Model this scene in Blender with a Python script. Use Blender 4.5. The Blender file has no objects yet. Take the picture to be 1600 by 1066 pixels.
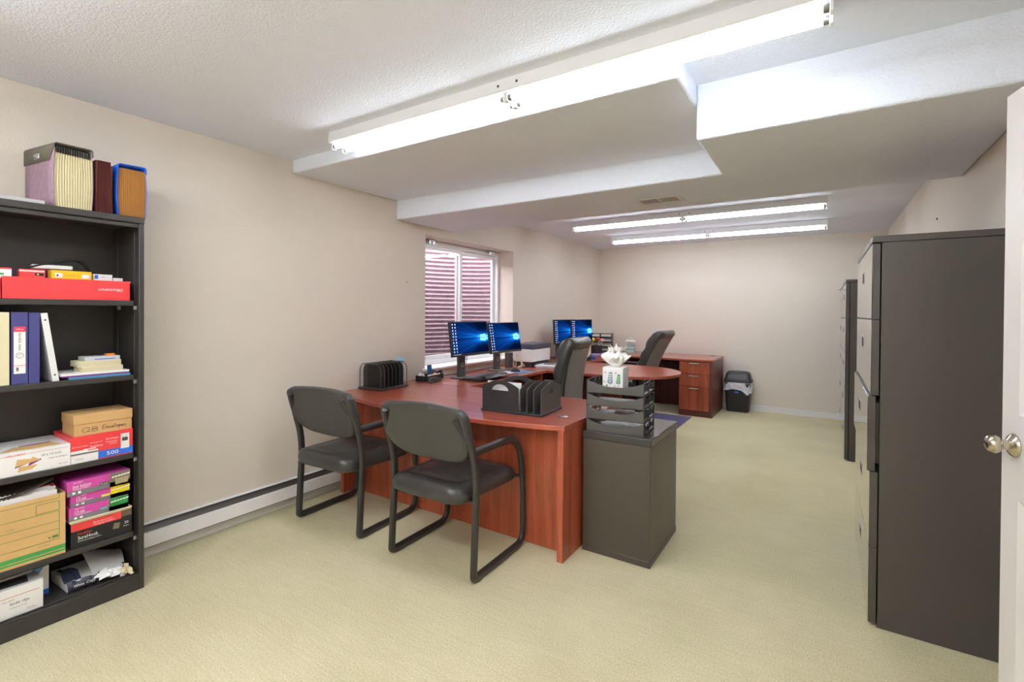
import bpy, bmesh, math, random
from mathutils import Vector, Matrix
random.seed(7)
S = bpy.context.scene
COL = S.collection
PI = math.pi
R = math.radians

# ------------------------------------------------------------------ camera, world, exposure
cam_d = bpy.data.cameras.new('camera')
cam = bpy.data.objects.new('camera', cam_d)
COL.objects.link(cam)
S.camera = cam
cam_d.sensor_width = 36.0
cam_d.lens = 752.6 * 36.0 / 1600.0
cam_d.shift_y = -39.63 / 1600.0
cam_d.clip_start = 0.02
CAM = Vector((3.1717, 0.0, 1.384))
_yw, _pt, _rl = R(32.9155), R(0.4804), R(0.3961)
_fw = Vector((-math.sin(_yw) * math.cos(_pt), math.cos(_yw) * math.cos(_pt), -math.sin(_pt)))
_rt = Vector((math.cos(_yw), math.sin(_yw), 0))
_up = _rt.cross(_fw)
_r2 = _rt * math.cos(_rl) + _up * math.sin(_rl)
_u2 = _up * math.cos(_rl) - _rt * math.sin(_rl)
cam.matrix_world = Matrix(((_r2.x, _u2.x, -_fw.x, CAM.x), (_r2.y, _u2.y, -_fw.y, CAM.y), (_r2.z, _u2.z, -_fw.z, CAM.z), (0, 0, 0, 1)))

W = bpy.data.worlds.new('daylight')
S.world = W
W.use_nodes = True
W.node_tree.nodes['Background'].inputs[0].default_value = (0.93, 0.96, 1.0, 1)
W.node_tree.nodes['Background'].inputs[1].default_value = 8.0

TUBE_E = 20.0          # radiance of the fluorescent tubes
S.view_settings.view_transform = 'Standard'
S.view_settings.look = 'None'
S.view_settings.exposure = 0.80
S.view_settings.gamma = 1.0
S.view_settings.use_curve_mapping = False
try:
    S.cycles.use_denoising = True
    S.cycles.max_bounces = 10
    S.cycles.diffuse_bounces = 6
    S.cycles.glossy_bounces = 5
    S.cycles.transmission_bounces = 6
    S.cycles.sample_clamp_indirect = 6.0
    S.cycles.caustics_reflective = False
    S.cycles.caustics_refractive = False
except Exception:
    pass

# ------------------------------------------------------------------ materials
def lin(h):
    h = h.lstrip('#')
    o = []
    for i in (0, 2, 4):
        c = int(h[i:i + 2], 16) / 255.0
        o.append(c / 12.92 if c <= 0.04045 else ((c + 0.055) / 1.055) ** 2.4)
    return (o[0], o[1], o[2], 1.0)

_M = {}
def mat(name, col, rough=0.5, metal=0.0, spec=0.5, coat=0.0, coat_rough=0.1, bump=None, var=None, emit=None, alpha=None, trans=0.0):
    """bump=(scale, strength, distance); var=(scale, amount) soft colour mottling."""
    if name in _M:
        return _M[name]
    m = bpy.data.materials.new(name)
    m.use_nodes = True
    nt = m.node_tree
    b = nt.nodes['Principled BSDF']
    c = lin(col) if isinstance(col, str) else col
    b.inputs['Base Color'].default_value = c
    b.inputs['Roughness'].default_value = rough
    b.inputs['Metallic'].default_value = metal
    b.inputs['Specular IOR Level'].default_value = spec
    b.inputs['Coat Weight'].default_value = coat
    b.inputs['Coat Roughness'].default_value = coat_rough
    b.inputs['Transmission Weight'].default_value = trans
    if alpha is not None:
        b.inputs['Alpha'].default_value = alpha
    if emit:
        b.inputs['Emission Color'].default_value = lin(emit[0]) if isinstance(emit[0], str) else emit[0]
        b.inputs['Emission Strength'].default_value = emit[1]
    tc = nt.nodes.new('ShaderNodeTexCoord')
    if var:
        n = nt.nodes.new('ShaderNodeTexNoise')
        n.inputs['Scale'].default_value = var[0]
        n.inputs['Detail'].default_value = 5
        mr = nt.nodes.new('ShaderNodeMapRange')
        mr.inputs['From Min'].default_value = 0.3
        mr.inputs['From Max'].default_value = 0.7
        mr.inputs['To Min'].default_value = 1 - var[1]
        mr.inputs['To Max'].default_value = 1 + var[1]
        mx = nt.nodes.new('ShaderNodeMix')
        mx.data_type = 'RGBA'
        mx.blend_type = 'MULTIPLY'
        mx.inputs['Factor'].default_value = 1
        mx.inputs['A'].default_value = c
        nt.links.new(tc.outputs['Object'], n.inputs['Vector'])
        nt.links.new(n.outputs['Fac'], mr.inputs['Value'])
        nt.links.new(mr.outputs['Result'], mx.inputs['B'])
        nt.links.new(mx.outputs['Result'], b.inputs['Base Color'])
    if bump:
        n = nt.nodes.new('ShaderNodeTexNoise')
        n.inputs['Scale'].default_value = bump[0]
        n.inputs['Detail'].default_value = 3
        bp = nt.nodes.new('ShaderNodeBump')
        bp.inputs['Strength'].default_value = bump[1]
        bp.inputs['Distance'].default_value = bump[2]
        nt.links.new(tc.outputs['Object'], n.inputs['Vector'])
        nt.links.new(n.outputs['Fac'], bp.inputs['Height'])
        nt.links.new(bp.outputs['Normal'], b.inputs['Normal'])
    _M[name] = m
    return m

def wood_mat(name, c1, c2, axis, rough=0.3, coat=0.55):
    """Cherry laminate: long stretched noise along one axis."""
    m = bpy.data.materials.new(name)
    m.use_nodes = True
    nt = m.node_tree
    b = nt.nodes['Principled BSDF']
    tc = nt.nodes.new('ShaderNodeTexCoord')
    mp = nt.nodes.new('ShaderNodeMapping')
    sc = [22, 22, 22]
    sc[axis] = 1.3
    mp.inputs['Scale'].default_value = sc
    n = nt.nodes.new('ShaderNodeTexNoise')
    n.inputs['Scale'].default_value = 1.0
    n.inputs['Detail'].default_value = 6
    n.inputs['Roughness'].default_value = 0.62
    n.inputs['Distortion'].default_value = 0.6
    r = nt.nodes.new('ShaderNodeValToRGB')
    r.color_ramp.elements[0].position = 0.32
    r.color_ramp.elements[0].color = lin(c1)
    r.color_ramp.elements[1].position = 0.68
    r.color_ramp.elements[1].color = lin(c2)
    nt.links.new(tc.outputs['Object'], mp.inputs['Vector'])
    nt.links.new(mp.outputs['Vector'], n.inputs['Vector'])
    nt.links.new(n.outputs['Fac'], r.inputs['Fac'])
    nt.links.new(r.outputs['Color'], b.inputs['Base Color'])
    b.inputs['Roughness'].default_value = rough
    b.inputs['Coat Weight'].default_value = coat
    b.inputs['Coat Roughness'].default_value = 0.13
    return m

WALL = mat('wall_paint', '#DED4C7', 0.75, spec=0.25, bump=(130, 0.6, 0.004))
CEIL = mat('ceiling_paint', (0.855, 0.9, 0.985, 1), 0.85, spec=0.2, bump=(110, 0.85, 0.006))
TRIMW = mat('trim_white', '#E6E4E2', 0.4)
DOORW = mat('door_white', '#DEDAD6', 0.45, bump=(60, 0.05, 0.001))
HEATW = mat('heater_white', '#F5F5F6', 0.4)
VINYL = mat('vinyl_white', '#F0F0F0', 0.35)
GREYD = mat('louver_grey', '#55504C', 0.5, metal=0.3)
BLACKM = mat('black_enamel', '#4A4540', 0.34, bump=(500, 0.08, 0.0005))
BLACKB = mat('bookcase_black', '#35322F', 0.42, bump=(400, 0.08, 0.0005))
BLACKG = mat('black_gloss', '#1B1918', 0.04, spec=1.0, coat=1.0, coat_rough=0.02)
BLACKG.node_tree.nodes['Principled BSDF'].inputs['Coat IOR'].default_value = 2.2
CAB2 = mat('black_cabinet', '#4B443C', 0.33, bump=(500, 0.05, 0.0004))
CABTOP = mat('black_cabinet_top', '#3A3838', 0.2)
LEATH = mat('black_leather', '#3A3938', 0.33, spec=0.6, bump=(220, 0.15, 0.001))
EXECG = mat('grey_leather_shell', '#7A7774', 0.42, spec=0.5, bump=(240, 0.12, 0.001))
LEATHG = mat('grey_leather_back', '#4A4843', 0.55, spec=0.4, bump=(240, 0.12, 0.001))
STEELB = mat('black_tube', '#302E2C', 0.34, spec=0.6)
PLAST = mat('black_plastic', '#2B2B2B', 0.45)
PLASTG = mat('dark_grey_plastic', '#4E4C4A', 0.42)
GREYPL = mat('grey_plastic', '#8A8884', 0.5)
CHROME = mat('brushed_nickel', '#C2B9A8', 0.22, metal=1.0)
STEEL = mat('steel', '#B8B8B8', 0.3, metal=1.0)
WHITE = mat('white_paper', '#F2F1EE', 0.7)
WHITEP = mat('white_plastic', '#E9E9E7', 0.4)
FIXT = mat('fixture_white', '#ECECEC', 0.35)
def TUBE(k): return mat('fluorescent_glow_%d' % round(k * 100), '#FFFFFF', 0.4, emit=((0.925, 0.98, 1.065, 1), TUBE_E * k))
TUBEC = mat('tube_cap', '#8C8C8C', 0.3, metal=0.9)
CHERX = wood_mat('cherry_along_x', '#8E3A28', '#B45A42', 0)
CHERY = wood_mat('cherry_along_y', '#8E3A28', '#B45A42', 1)
CHERZ = wood_mat('cherry_upright', '#904026', '#B96042', 2, rough=0.34, coat=0.2)
DKWOOD = wood_mat('dark_cherry', '#5A2A22', '#703830', 2, rough=0.45, coat=0.05)
KRAFT = mat('kraft_card', '#C9A06A', 0.75, var=(14, 0.05))
KRAFT2 = mat('storage_card', '#D0AA6E', 0.75, var=(9, 0.05))
GREEN = mat('print_green', '#3F9A4A', 0.6)
GREENL = mat('print_green_line', '#5D7F3A', 0.6)
REDBOX = mat('red_card', '#E23A3E', 0.4, coat=0.2)
REDDK = mat('dark_red_card', '#6E1F24', 0.5)
BLUEP = mat('print_blue', '#2F6BD0', 0.4)
PURPLE = mat('magenta_card', '#C8489F', 0.4)
PURPD = mat('magenta_dark', '#7A2A78', 0.45)
GREYB = mat('print_grey', '#77777A', 0.5)
YELLOW = mat('yellow_card', '#F0C419', 0.5)
YELLOW2 = mat('yellow_folder', '#E8D21C', 0.5)
GREENF = mat('green_folder', '#1F8A3C', 0.5)
OLIVE = mat('olive_folder', '#7B725A', 0.6)
INK = mat('ink_black', '#1A1A1A', 0.6)
INKG = mat('ink_grey', '#77736E', 0.6)
NAVY = mat('navy_vinyl', '#403F78', 0.42, coat=0.1)
NAVYD = mat('navy_vinyl_dark', '#2E2C63', 0.42)
LILAC = mat('purple_marbled_cover', '#9C7F8E', 0.6, var=(40, 0.16))
LILACD = mat('purple_cover_edge', '#6C3F71', 0.5)
FLAPB = mat('black_flap', '#2B2823', 0.45)
FLAPT = mat('taupe_flap', '#6B6456', 0.55)
CREAM = mat('cream_paper', '#DDD3AE', 0.75)
TANP = mat('tan_paper', '#B98545', 0.7)
BURG = mat('burgundy_card', '#5E2A26', 0.6)
BLUEC = mat('blue_cover', '#1E5FD0', 0.45)
ORANGE = mat('orange', '#F08A2C', 0.5)
TEAL = mat('blue_sticky_note', '#1A6FA6', 0.5)
RIBBON = mat('red_print', '#D23350', 0.5)
MATP = mat('violet_mat', '#6A6488', 0.55, var=(30, 0.06))
BAG = mat('bin_liner', '#E4E4EA', 0.35, trans=0.15)
BLUET = mat('blue_tie', '#3F77C8', 0.5)
TISSUE = mat('tissue_paper', '#F4F2EE', 0.85)
LEAFB = mat('leaf_blue_grey', '#7E9A9C', 0.7)
LEAFG = mat('leaf_green', '#3E8A4C', 0.7)
PINKP = mat('pale_pink', '#E3C6C6', 0.7)
TEALB = mat('teal_box', '#8DB0AC', 0.6)
MESHM = mat('black_wire_mesh', '#242321', 0.4, alpha=0.62)
PADB = mat('blue_mouse_mat', '#7FA2C9', 0.6)
LBLUE = mat('pale_blue_plastic', '#9CC0DC', 0.4)
REAMP = mat('ream_wrapper', '#3E4152', 0.25)

def carpet_material():
    m = bpy.data.materials.new('loop_carpet')
    m.use_nodes = True
    nt = m.node_tree
    b = nt.nodes['Principled BSDF']
    b.inputs['Roughness'].default_value = 0.95
    b.inputs['Specular IOR Level'].default_value = 0.1
    tc = nt.nodes.new('ShaderNodeTexCoord')
    big = nt.nodes.new('ShaderNodeTexNoise'); big.inputs['Scale'].default_value = 1.6; big.inputs['Detail'].default_value = 6
    fine = nt.nodes.new('ShaderNodeTexNoise'); fine.inputs['Scale'].default_value = 150; fine.inputs['Detail'].default_value = 3
    # pile lines across the room
    mp = nt.nodes.new('ShaderNodeMapping'); mp.inputs['Scale'].default_value = (5, 85, 1)
    row = nt.nodes.new('ShaderNodeTexNoise'); row.inputs['Scale'].default_value = 1.0; row.inputs['Detail'].default_value = 4
    a1 = nt.nodes.new('ShaderNodeMath'); a1.operation = 'MULTIPLY_ADD'; a1.inputs[1].default_value = 0.75
    a2 = nt.nodes.new('ShaderNodeMath'); a2.operation = 'MULTIPLY_ADD'; a2.inputs[1].default_value = 0.38
    a3 = nt.nodes.new('ShaderNodeMath'); a3.operation = 'MULTIPLY'; a3.inputs[1].default_value = 0.22
    r = nt.nodes.new('ShaderNodeValToRGB')
    r.color_ramp.elements[0].position = 0.50; r.color_ramp.elements[0].color = lin('#C0B691')
    r.color_ramp.elements[1].position = 0.86; r.color_ramp.elements[1].color = lin('#E0D7B4')
    bp = nt.nodes.new('ShaderNodeBump'); bp.inputs['Strength'].default_value = 0.5; bp.inputs['Distance'].default_value = 0.004
    L = nt.links.new
    L(tc.outputs['Object'], big.inputs['Vector']); L(tc.outputs['Object'], fine.inputs['Vector'])
    L(tc.outputs['Object'], mp.inputs['Vector']); L(mp.outputs['Vector'], row.inputs['Vector'])
    L(row.outputs['Fac'], a3.inputs[0])
    L(big.outputs['Fac'], a2.inputs[0]); L(a3.outputs[0], a2.inputs[2])
    L(fine.outputs['Fac'], a1.inputs[0]); L(a2.outputs[0], a1.inputs[2])
    L(a1.outputs[0], r.inputs['Fac']); L(r.outputs['Color'], b.inputs['Base Color'])
    L(fine.outputs['Fac'], bp.inputs['Height']); L(bp.outputs['Normal'], b.inputs['Normal'])
    return m
CARPET = carpet_material()

def metal_well_material():
    return mat('galvanised_well', '#A58F98', 0.5, metal=0.15, var=(18, 0.15))

def screen_material():
    """Blue wallpaper of light beams from a bright window, in the panel's own coordinates."""
    m = bpy.data.materials.new('lit_screen')
    m.use_nodes = True
    nt = m.node_tree
    for n in list(nt.nodes):
        if n.type != 'OUTPUT_MATERIAL':
            nt.nodes.remove(n)
    out = [n for n in nt.nodes if n.type == 'OUTPUT_MATERIAL'][0]
    L = nt.links.new
    uv = nt.nodes.new('ShaderNodeUVMap')
    sp = nt.nodes.new('ShaderNodeSeparateXYZ')
    L(uv.outputs[0], sp.inputs[0])
    def mth(op, a, b=None, c=None):
        n = nt.nodes.new('ShaderNodeMath'); n.operation = op
        for i, v in enumerate((a, b, c)):
            if v is None: continue
            if isinstance(v, (int, float)): n.inputs[i].default_value = v
            else: L(v, n.inputs[i])
        return n.outputs[0]
    dx = mth('SUBTRACT', 0.93, sp.outputs[0])
    dy = mth('SUBTRACT', sp.outputs[1], 0.5)
    adx = mth('MAXIMUM', mth('ABSOLUTE', dx), 0.03)
    slope = mth('DIVIDE', dy, mth('ADD', adx, 0.10))
    noi = nt.nodes.new('ShaderNodeTexNoise'); noi.noise_dimensions = '1D'; noi.inputs['Scale'].default_value = 7.0; noi.inputs['Detail'].default_value = 2
    L(slope, noi.inputs['W'])
    cone = mth('EXPONENT', mth('MULTIPLY', mth('MULTIPLY', slope, slope), -3.2))
    fall = mth('EXPONENT', mth('MULTIPLY', adx, -2.1))
    r2 = mth('ADD', mth('MULTIPLY', dx, dx), mth('MULTIPLY', mth('MULTIPLY', dy, dy), 1.3))
    core = mth('EXPONENT', mth('MULTIPLY', r2, -38.0))
    beam = mth('MULTIPLY', mth('MULTIPLY', cone, fall), mth('MULTIPLY_ADD', noi.outputs['Fac'], 1.9, -0.25))
    gap = mth('MINIMUM', mth('MULTIPLY_ADD', mth('ABSOLUTE', dy), 45.0, 0.25), 1.0)
    tot = mth('MULTIPLY', mth('ADD', mth('MULTIPLY', beam, 1.0), mth('MULTIPLY', core, 0.6)), gap)
    ramp = nt.nodes.new('ShaderNodeValToRGB')
    e = ramp.color_ramp.elements
    e[0].position = 0.0; e[0].color = lin('#020B26')
    e[1].position = 1.0; e[1].color = lin('#7FD8FF')
    x = e.new(0.25); x.color = lin('#073A86')
    x = e.new(0.55); x.color = lin('#0A78DC')
    L(tot, ramp.inputs['Fac'])
    em = nt.nodes.new('ShaderNodeEmission'); em.inputs['Strength'].default_value = 1.0
    L(ramp.outputs['Color'], em.inputs['Color'])
    L(em.outputs[0], out.inputs['Surface'])
    return m
SCREEN = screen_material()
ICON = mat('screen_icon', '#FFFFFF', 0.5, emit=('#C8D4E4', 0.75))
ICON2 = mat('screen_icon_warm', '#FF9040', 0.5, emit=('#C88A60', 0.6))
LOGO = mat('screen_logo', '#9FE4FF', 0.5, emit=('#4FBEF2', 0.95))
GLASS = mat('window_glass', '#FFFFFF', 0.0, trans=1.0)

def glass_material():
    m = bpy.data.materials.new('pane_glass')
    m.use_nodes = True
    nt = m.node_tree
    for n in list(nt.nodes):
        if n.type != 'OUTPUT_MATERIAL':
            nt.nodes.remove(n)
    out = [n for n in nt.nodes if n.type == 'OUTPUT_MATERIAL'][0]
    t = nt.nodes.new('ShaderNodeBsdfTransparent')
    t.inputs[0].default_value = (0.96, 0.93, 0.95, 1)
    g = nt.nodes.new('ShaderNodeBsdfGlossy'); g.inputs['Roughness'].default_value = 0.02
    mx = nt.nodes.new('ShaderNodeMixShader')
    mx.inputs[0].default_value = 0.05; nt.links.new(t.outputs[0], mx.inputs[1]); nt.links.new(g.outputs[0], mx.inputs[2])
    nt.links.new(mx.outputs[0], out.inputs['Surface'])
    return m
PANE = glass_material()

# ------------------------------------------------------------------ mesh helpers
_font_cache = {}
def glyphs(s, shear=0.0):
    key = (s, shear)
    if key in _font_cache:
        return _font_cache[key]
    cu = bpy.data.curves.new('tmp_text', 'FONT')
    cu.body = s
    cu.size = 1.0
    cu.resolution_u = 2
    cu.shear = shear
    ob = bpy.data.objects.new('tmp_text', cu)
    COL.objects.link(ob)
    bpy.context.view_layer.update()
    me = bpy.data.meshes.new_from_object(ob.evaluated_get(bpy.context.evaluated_depsgraph_get()))
    vs = [(v.co.x, v.co.y) for v in me.vertices]
    fs = [tuple(p.vertices) for p in me.polygons]
    bpy.data.objects.remove(ob)
    bpy.data.meshes.remove(me)
    bpy.data.curves.remove(cu)
    _font_cache[key] = (vs, fs)
    return vs, fs

class MB:
    def __init__(self):
        self.v, self.f, self.m, self.uv = [], [], [], {}
    def add(self, vs, fs, m=0):
        o = len(self.v)
        self.v += [tuple(p) for p in vs]
        for f in fs:
            self.f.append(tuple(i + o for i in f)); self.m.append(m)
        return o
    def box(self, x0, x1, y0, y1, z0, z1, m=0):
        vs = [(x0, y0, z0), (x1, y0, z0), (x1, y1, z0), (x0, y1, z0), (x0, y0, z1), (x1, y0, z1), (x1, y1, z1), (x0, y1, z1)]
        self.add(vs, [(0, 3, 2, 1), (4, 5, 6, 7), (0, 1, 5, 4), (1, 2, 6, 5), (2, 3, 7, 6), (3, 0, 4, 7)], m)
        return self
    def quad(self, a, b, c, d, m=0):
        self.add([a, b, c, d], [(0, 1, 2, 3)], m)
        return self
    def prism(self, poly, lo, hi, axis=2, m=0):
        """poly: 2D points counter-clockwise in the plane of the other two axes (cyclic order)."""
        def P(p, h):
            return {2: (p[0], p[1], h), 0: (h, p[0], p[1]), 1: (p[1], h, p[0])}[axis]
        n = len(poly)
        vs = [P(p, lo) for p in poly] + [P(p, hi) for p in poly]
        fs = [tuple(range(n - 1, -1, -1)), tuple(range(n, 2 * n))]
        fs += [(i, (i + 1) % n, n + (i + 1) % n, n + i) for i in range(n)]
        self.add(vs, fs, m)
        return self
    def tube(self, path, ra, rb=None, seg=10, m=0, ref=(1, 0, 0), closed=False, cap=True):
        """sweeps an ellipse (ra across ref, rb along ref) along the path."""
        rb = ra if rb is None else rb
        path = [Vector(p) for p in path]
        ref = Vector(ref)
        n = len(path)
        rings = []
        for i, p in enumerate(path):
            if closed:
                t = path[(i + 1) % n] - path[i - 1]
            else:
                t = path[min(i + 1, n - 1)] - path[max(i - 1, 0)]
            t.normalize()
            rr = ref - t * ref.dot(t)
            if rr.length < 1e-4:
                rr = Vector((0, 1, 0)) - t * t.y
                if rr.length < 1e-4:
                    rr = Vector((0, 0, 1))
            rr.normalize()
            nn = t.cross(rr)
            A = ra[i] if isinstance(ra, (list, tuple)) else ra
            B = rb[i] if isinstance(rb, (list, tuple)) else rb
            rings.append([p + nn * (A * math.cos(2 * PI * k / seg)) + rr * (B * math.sin(2 * PI * k / seg)) for k in range(seg)])
        vs = [q for r_ in rings for q in r_]
        fs = []
        for i in range(n if closed else n - 1):
            j = (i + 1) % n
            for k in range(seg):
                l = (k + 1) % seg
                fs.append((i * seg + k, i * seg + l, j * seg + l, j * seg + k))
        if cap and not closed:
            fs.append(tuple(range(seg - 1, -1, -1)))
            fs.append(tuple((n - 1) * seg + k for k in range(seg)))
        self.add(vs, fs, m)
        return self
    def cyl(self, a, b, r, r2=None, seg=16, m=0):
        r2 = r if r2 is None else r2
        a, b = Vector(a), Vector(b)
        ref = (1, 0, 0) if abs((b - a).normalized().x) < 0.9 else (0, 1, 0)
        self.tube([a, b], [r, r2], [r, r2], seg, m, ref)
        return self
    def lathe(self, prof, c=(0, 0, 0), axis='z', seg=24, m=0):
        vs, fs = [], []
        n = len(prof)
        for (r_, h) in prof:
            for k in range(seg):
                a = 2 * PI * k / seg
                x, y = r_ * math.cos(a), r_ * math.sin(a)
                p = {'z': (x, y, h), 'x': (h, x, y), 'y': (y, h, x)}[axis]
                vs.append((p[0] + c[0], p[1] + c[1], p[2] + c[2]))
        for i in range(n - 1):
            for k in range(seg):
                l = (k + 1) % seg
                fs.append((i * seg + k, i * seg + l, (i + 1) * seg + l, (i + 1) * seg + k))
        fs.append(tuple(range(seg - 1, -1, -1)))
        fs.append(tuple((n - 1) * seg + k for k in range(seg)))
        self.add(vs, fs, m)
        return self
    def grid(self, fn, nu, nv, m=0, closeu=False):
        vs = [fn(i / (nu if closeu else nu - 1), j / (nv - 1)) for j in range(nv) for i in range(nu)]
        fs = []
        for j in range(nv - 1):
            for i in range(nu if closeu else nu - 1):
                k = (i + 1) % nu
                fs.append((j * nu + i, j * nu + k, (j + 1) * nu + k, (j + 1) * nu + i))
        self.add(vs, fs, m)
        return self
    def pad(self, outline, layers, m=0):
        """cushion: outline of 2D points around 0,0; layers of (inset, z)."""
        n = len(outline)
        hx = max(abs(p[0]) for p in outline); hy = max(abs(p[1]) for p in outline)
        rows = []
        for (ins, z) in layers:
            rows.append([(p[0] * (1 - ins / hx), p[1] * (1 - ins / hy), z) for p in outline])
        vs = [q for r_ in rows for q in r_]
        fs = []
        for i in range(len(rows) - 1):
            for k in range(n):
                l = (k + 1) % n
                fs.append((i * n + k, i * n + l, (i + 1) * n + l, (i + 1) * n + k))
        fs.append(tuple(range(n - 1, -1, -1)))
        fs.append(tuple((len(rows) - 1) * n + k for k in range(n)))
        self.add(vs, fs, m)
        return self
    def text(self, s, org, u, v, h, m=0, width=None, shear=0.0, center=False, off=0.0005):
        vs, fs = glyphs(s, shear)
        if not vs:
            return self
        x0 = min(p[0] for p in vs); x1 = max(p[0] for p in vs)
        sy = h / 0.7
        sx = sy if width is None else width / max(1e-6, x1 - x0)
        u = Vector(u).normalized(); v = Vector(v).normalized(); nrm = u.cross(v).normalized()
        o = Vector(org) + nrm * off
        if center:
            o = o - u * ((x1 - x0) * sx / 2)
        self.add([o + u * ((p[0] - x0) * sx) + v * (p[1] * sy) for p in vs], fs, m)
        return self
    def rect(self, org, u, v, w, h, m=0, off=0.0004):
        u = Vector(u).normalized(); v = Vector(v).normalized(); nrm = u.cross(v).normalized()
        o = Vector(org) + nrm * off
        self.add([o, o + u * w, o + u * w + v * h, o + v * h], [(0, 1, 2, 3)], m)
        return self
    def poly(self, pts, org, u, v, m=0, off=0.0004):
        u = Vector(u).normalized(); v = Vector(v).normalized(); nrm = u.cross(v).normalized()
        o = Vector(org) + nrm * off
        self.add([o + u * p[0] + v * p[1] for p in pts], [tuple(range(len(pts)))], m)
        return self
    def xf(self, M, start=0):
        for i in range(start, len(self.v)):
            self.v[i] = tuple(M @ Vector(self.v[i]))
        return self
    def warp(self, fn, start=0):
        for i in range(start, len(self.v)):
            self.v[i] = tuple(fn(*self.v[i]))
        return self
    def build(self, name, mats, parent=None, smooth=None, bevel=None, loc=None, rotz=0, seg=2, uvbox=None, subsurf=0):
        me = bpy.data.meshes.new(name)
        me.from_pydata(self.v, [], self.f)
        mats = mats if isinstance(mats, (list, tuple)) else [mats]
        for x in mats:
            me.materials.append(x)
        if len(mats) > 1:
            me.polygons.foreach_set('material_index', self.m)
        if uvbox:
            ul = me.uv_layers.new(name='UVMap')
            (ua, u0, u1), (va, v0, v1) = uvbox
            for lp in me.loops:
                co = me.vertices[lp.vertex_index].co
                ul.data[lp.index].uv = ((co[ua] - u0) / (u1 - u0), (co[va] - v0) / (v1 - v0))
        if smooth is not None:
            me.polygons.foreach_set('use_smooth', [True] * len(me.polygons))
            me.set_sharp_from_angle(angle=R(smooth))
        me.update()
        ob = bpy.data.objects.new(name, me)
        COL.objects.link(ob)
        if parent is not None:
            ob.parent = parent
        if loc is not None:
            ob.location = loc
        ob.rotation_euler = (0, 0, rotz)
        if bevel:
            b = ob.modifiers.new('edge', 'BEVEL')
            b.width = bevel; b.segments = seg; b.limit_method = 'ANGLE'; b.angle_limit = R(40)
            b.harden_normals = False
            me.polygons.foreach_set('use_smooth', [True] * len(me.polygons))
            me.set_sharp_from_angle(angle=R(smooth or 50))
        if subsurf:
            sm = ob.modifiers.new('soft', 'SUBSURF'); sm.levels = subsurf; sm.render_levels = subsurf
        return ob

def tag(o, label, cat, group=None):
    o['label'] = label; o['category'] = cat
    if group: o['group'] = group
    return o
def thing(name, label, cat, loc=(0, 0, 0), rotz=0, group=None):
    o = bpy.data.objects.new(name, None)
    o.empty_display_size = 0.1
    COL.objects.link(o)
    o.location = loc; o.rotation_euler = (0, 0, rotz)
    return tag(o, label, cat, group)
def struct(o):
    o['kind'] = 'structure'
    return o
def copy_tree(o, loc=None, rotz=None, label=None):
    def rec(a, par):
        c = a.copy(); COL.objects.link(c); c.parent = par
        for ch in list(a.children): rec(ch, c)
        return c
    c = rec(o, None)
    if loc is not None: c.location = loc
    if rotz is not None: c.rotation_euler = (0, 0, rotz)
    if label: c['label'] = label
    return c
def rrect(hx, hy, r_, n=6):
    pts = []
    for cx, cy, a0 in ((hx - r_, hy - r_, 0), (-hx + r_, hy - r_, 90), (-hx + r_, -hy + r_, 180), (hx - r_, -hy + r_, 270)):
        for k in range(n + 1):
            a = R(a0 + 90 * k / n)
            pts.append((cx + r_ * math.cos(a), cy + r_ * math.sin(a)))
    return pts
def smooth_path(pts, n=6, closed=False):
    """Catmull-Rom through the points."""
    P = [Vector(p) for p in pts]
    out = []
    N = len(P)
    for i in range(N if closed else N - 1):
        p0 = P[(i - 1) % N] if closed or i > 0 else P[0]
        p1, p2 = P[i], P[(i + 1) % N]
        p3 = P[(i + 2) % N] if closed or i + 2 < N else P[-1]
        for k in range(n):
            t = k / n
            out.append(0.5 * ((2 * p1) + (-p0 + p2) * t + (2 * p0 - 5 * p1 + 4 * p2 - p3) * t * t + (-p0 + 3 * p1 - 3 * p2 + p3) * t ** 3))
    if not closed:
        out.append(P[-1])
    return out
def round_path(pts, r_, n=5):
    """polyline with rounded corners of radius ~r_ (float or per-corner list)."""
    P = [Vector(p) for p in pts]
    out = [P[0]]
    for i in range(1, len(P) - 1):
        rr = r_[i - 1] if isinstance(r_, (list, tuple)) else r_
        a = P[i] + (P[i - 1] - P[i]).normalized() * min(rr, (P[i - 1] - P[i]).length * .49)
        b = P[i] + (P[i + 1] - P[i]).normalized() * min(rr, (P[i + 1] - P[i]).length * .49)
        for k in range(n + 1):
            t = k / n
            out.append(a * (1 - t) ** 2 + P[i] * 2 * t * (1 - t) + b * t * t)
    out.append(P[-1])
    return out

EX, EY, EZ = (1, 0, 0), (0, 1, 0), (0, 0, 1)
NX, NY = (-1, 0, 0), (0, -1, 0)

# ------------------------------------------------------------------ the room
WX, YB, YF, HC = 3.838, 7.603, -1.9, 2.44
WY0, WY1, WZ0, WZ1 = 3.385, 4.917, 0.835, 2.11       # window recess in the left wall
struct(MB().box(-0.3, WX + 0.15, YF - 0.15, YB + 0.15, -0.12, 0).build('floor', CARPET))
struct(MB().box(-0.3, WX + 0.15, YF - 0.15, YB + 0.15, HC, HC + 0.12).build('ceiling', CEIL))
w = MB()
w.box(-0.3, 0, YF - 0.15, WY0, 0, HC).box(-0.3, 0, WY1, YB + 0.15, 0, HC)
w.box(-0.3, 0, WY0, WY1, 0, WZ0).box(-0.3, 0, WY0, WY1, WZ1, HC)
struct(w.build('wall_left', WALL))
struct(MB().box(0, WX, YB, YB + 0.15, 0, HC).build('wall_back', WALL))
struct(MB().box(WX, WX + 0.15, YF - 0.15, YB + 0.15, 0, HC).build('wall_right', WALL))
struct(MB().box(0, WX, YF - 0.15, YF, 0, HC).build('wall_front', WALL))
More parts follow.
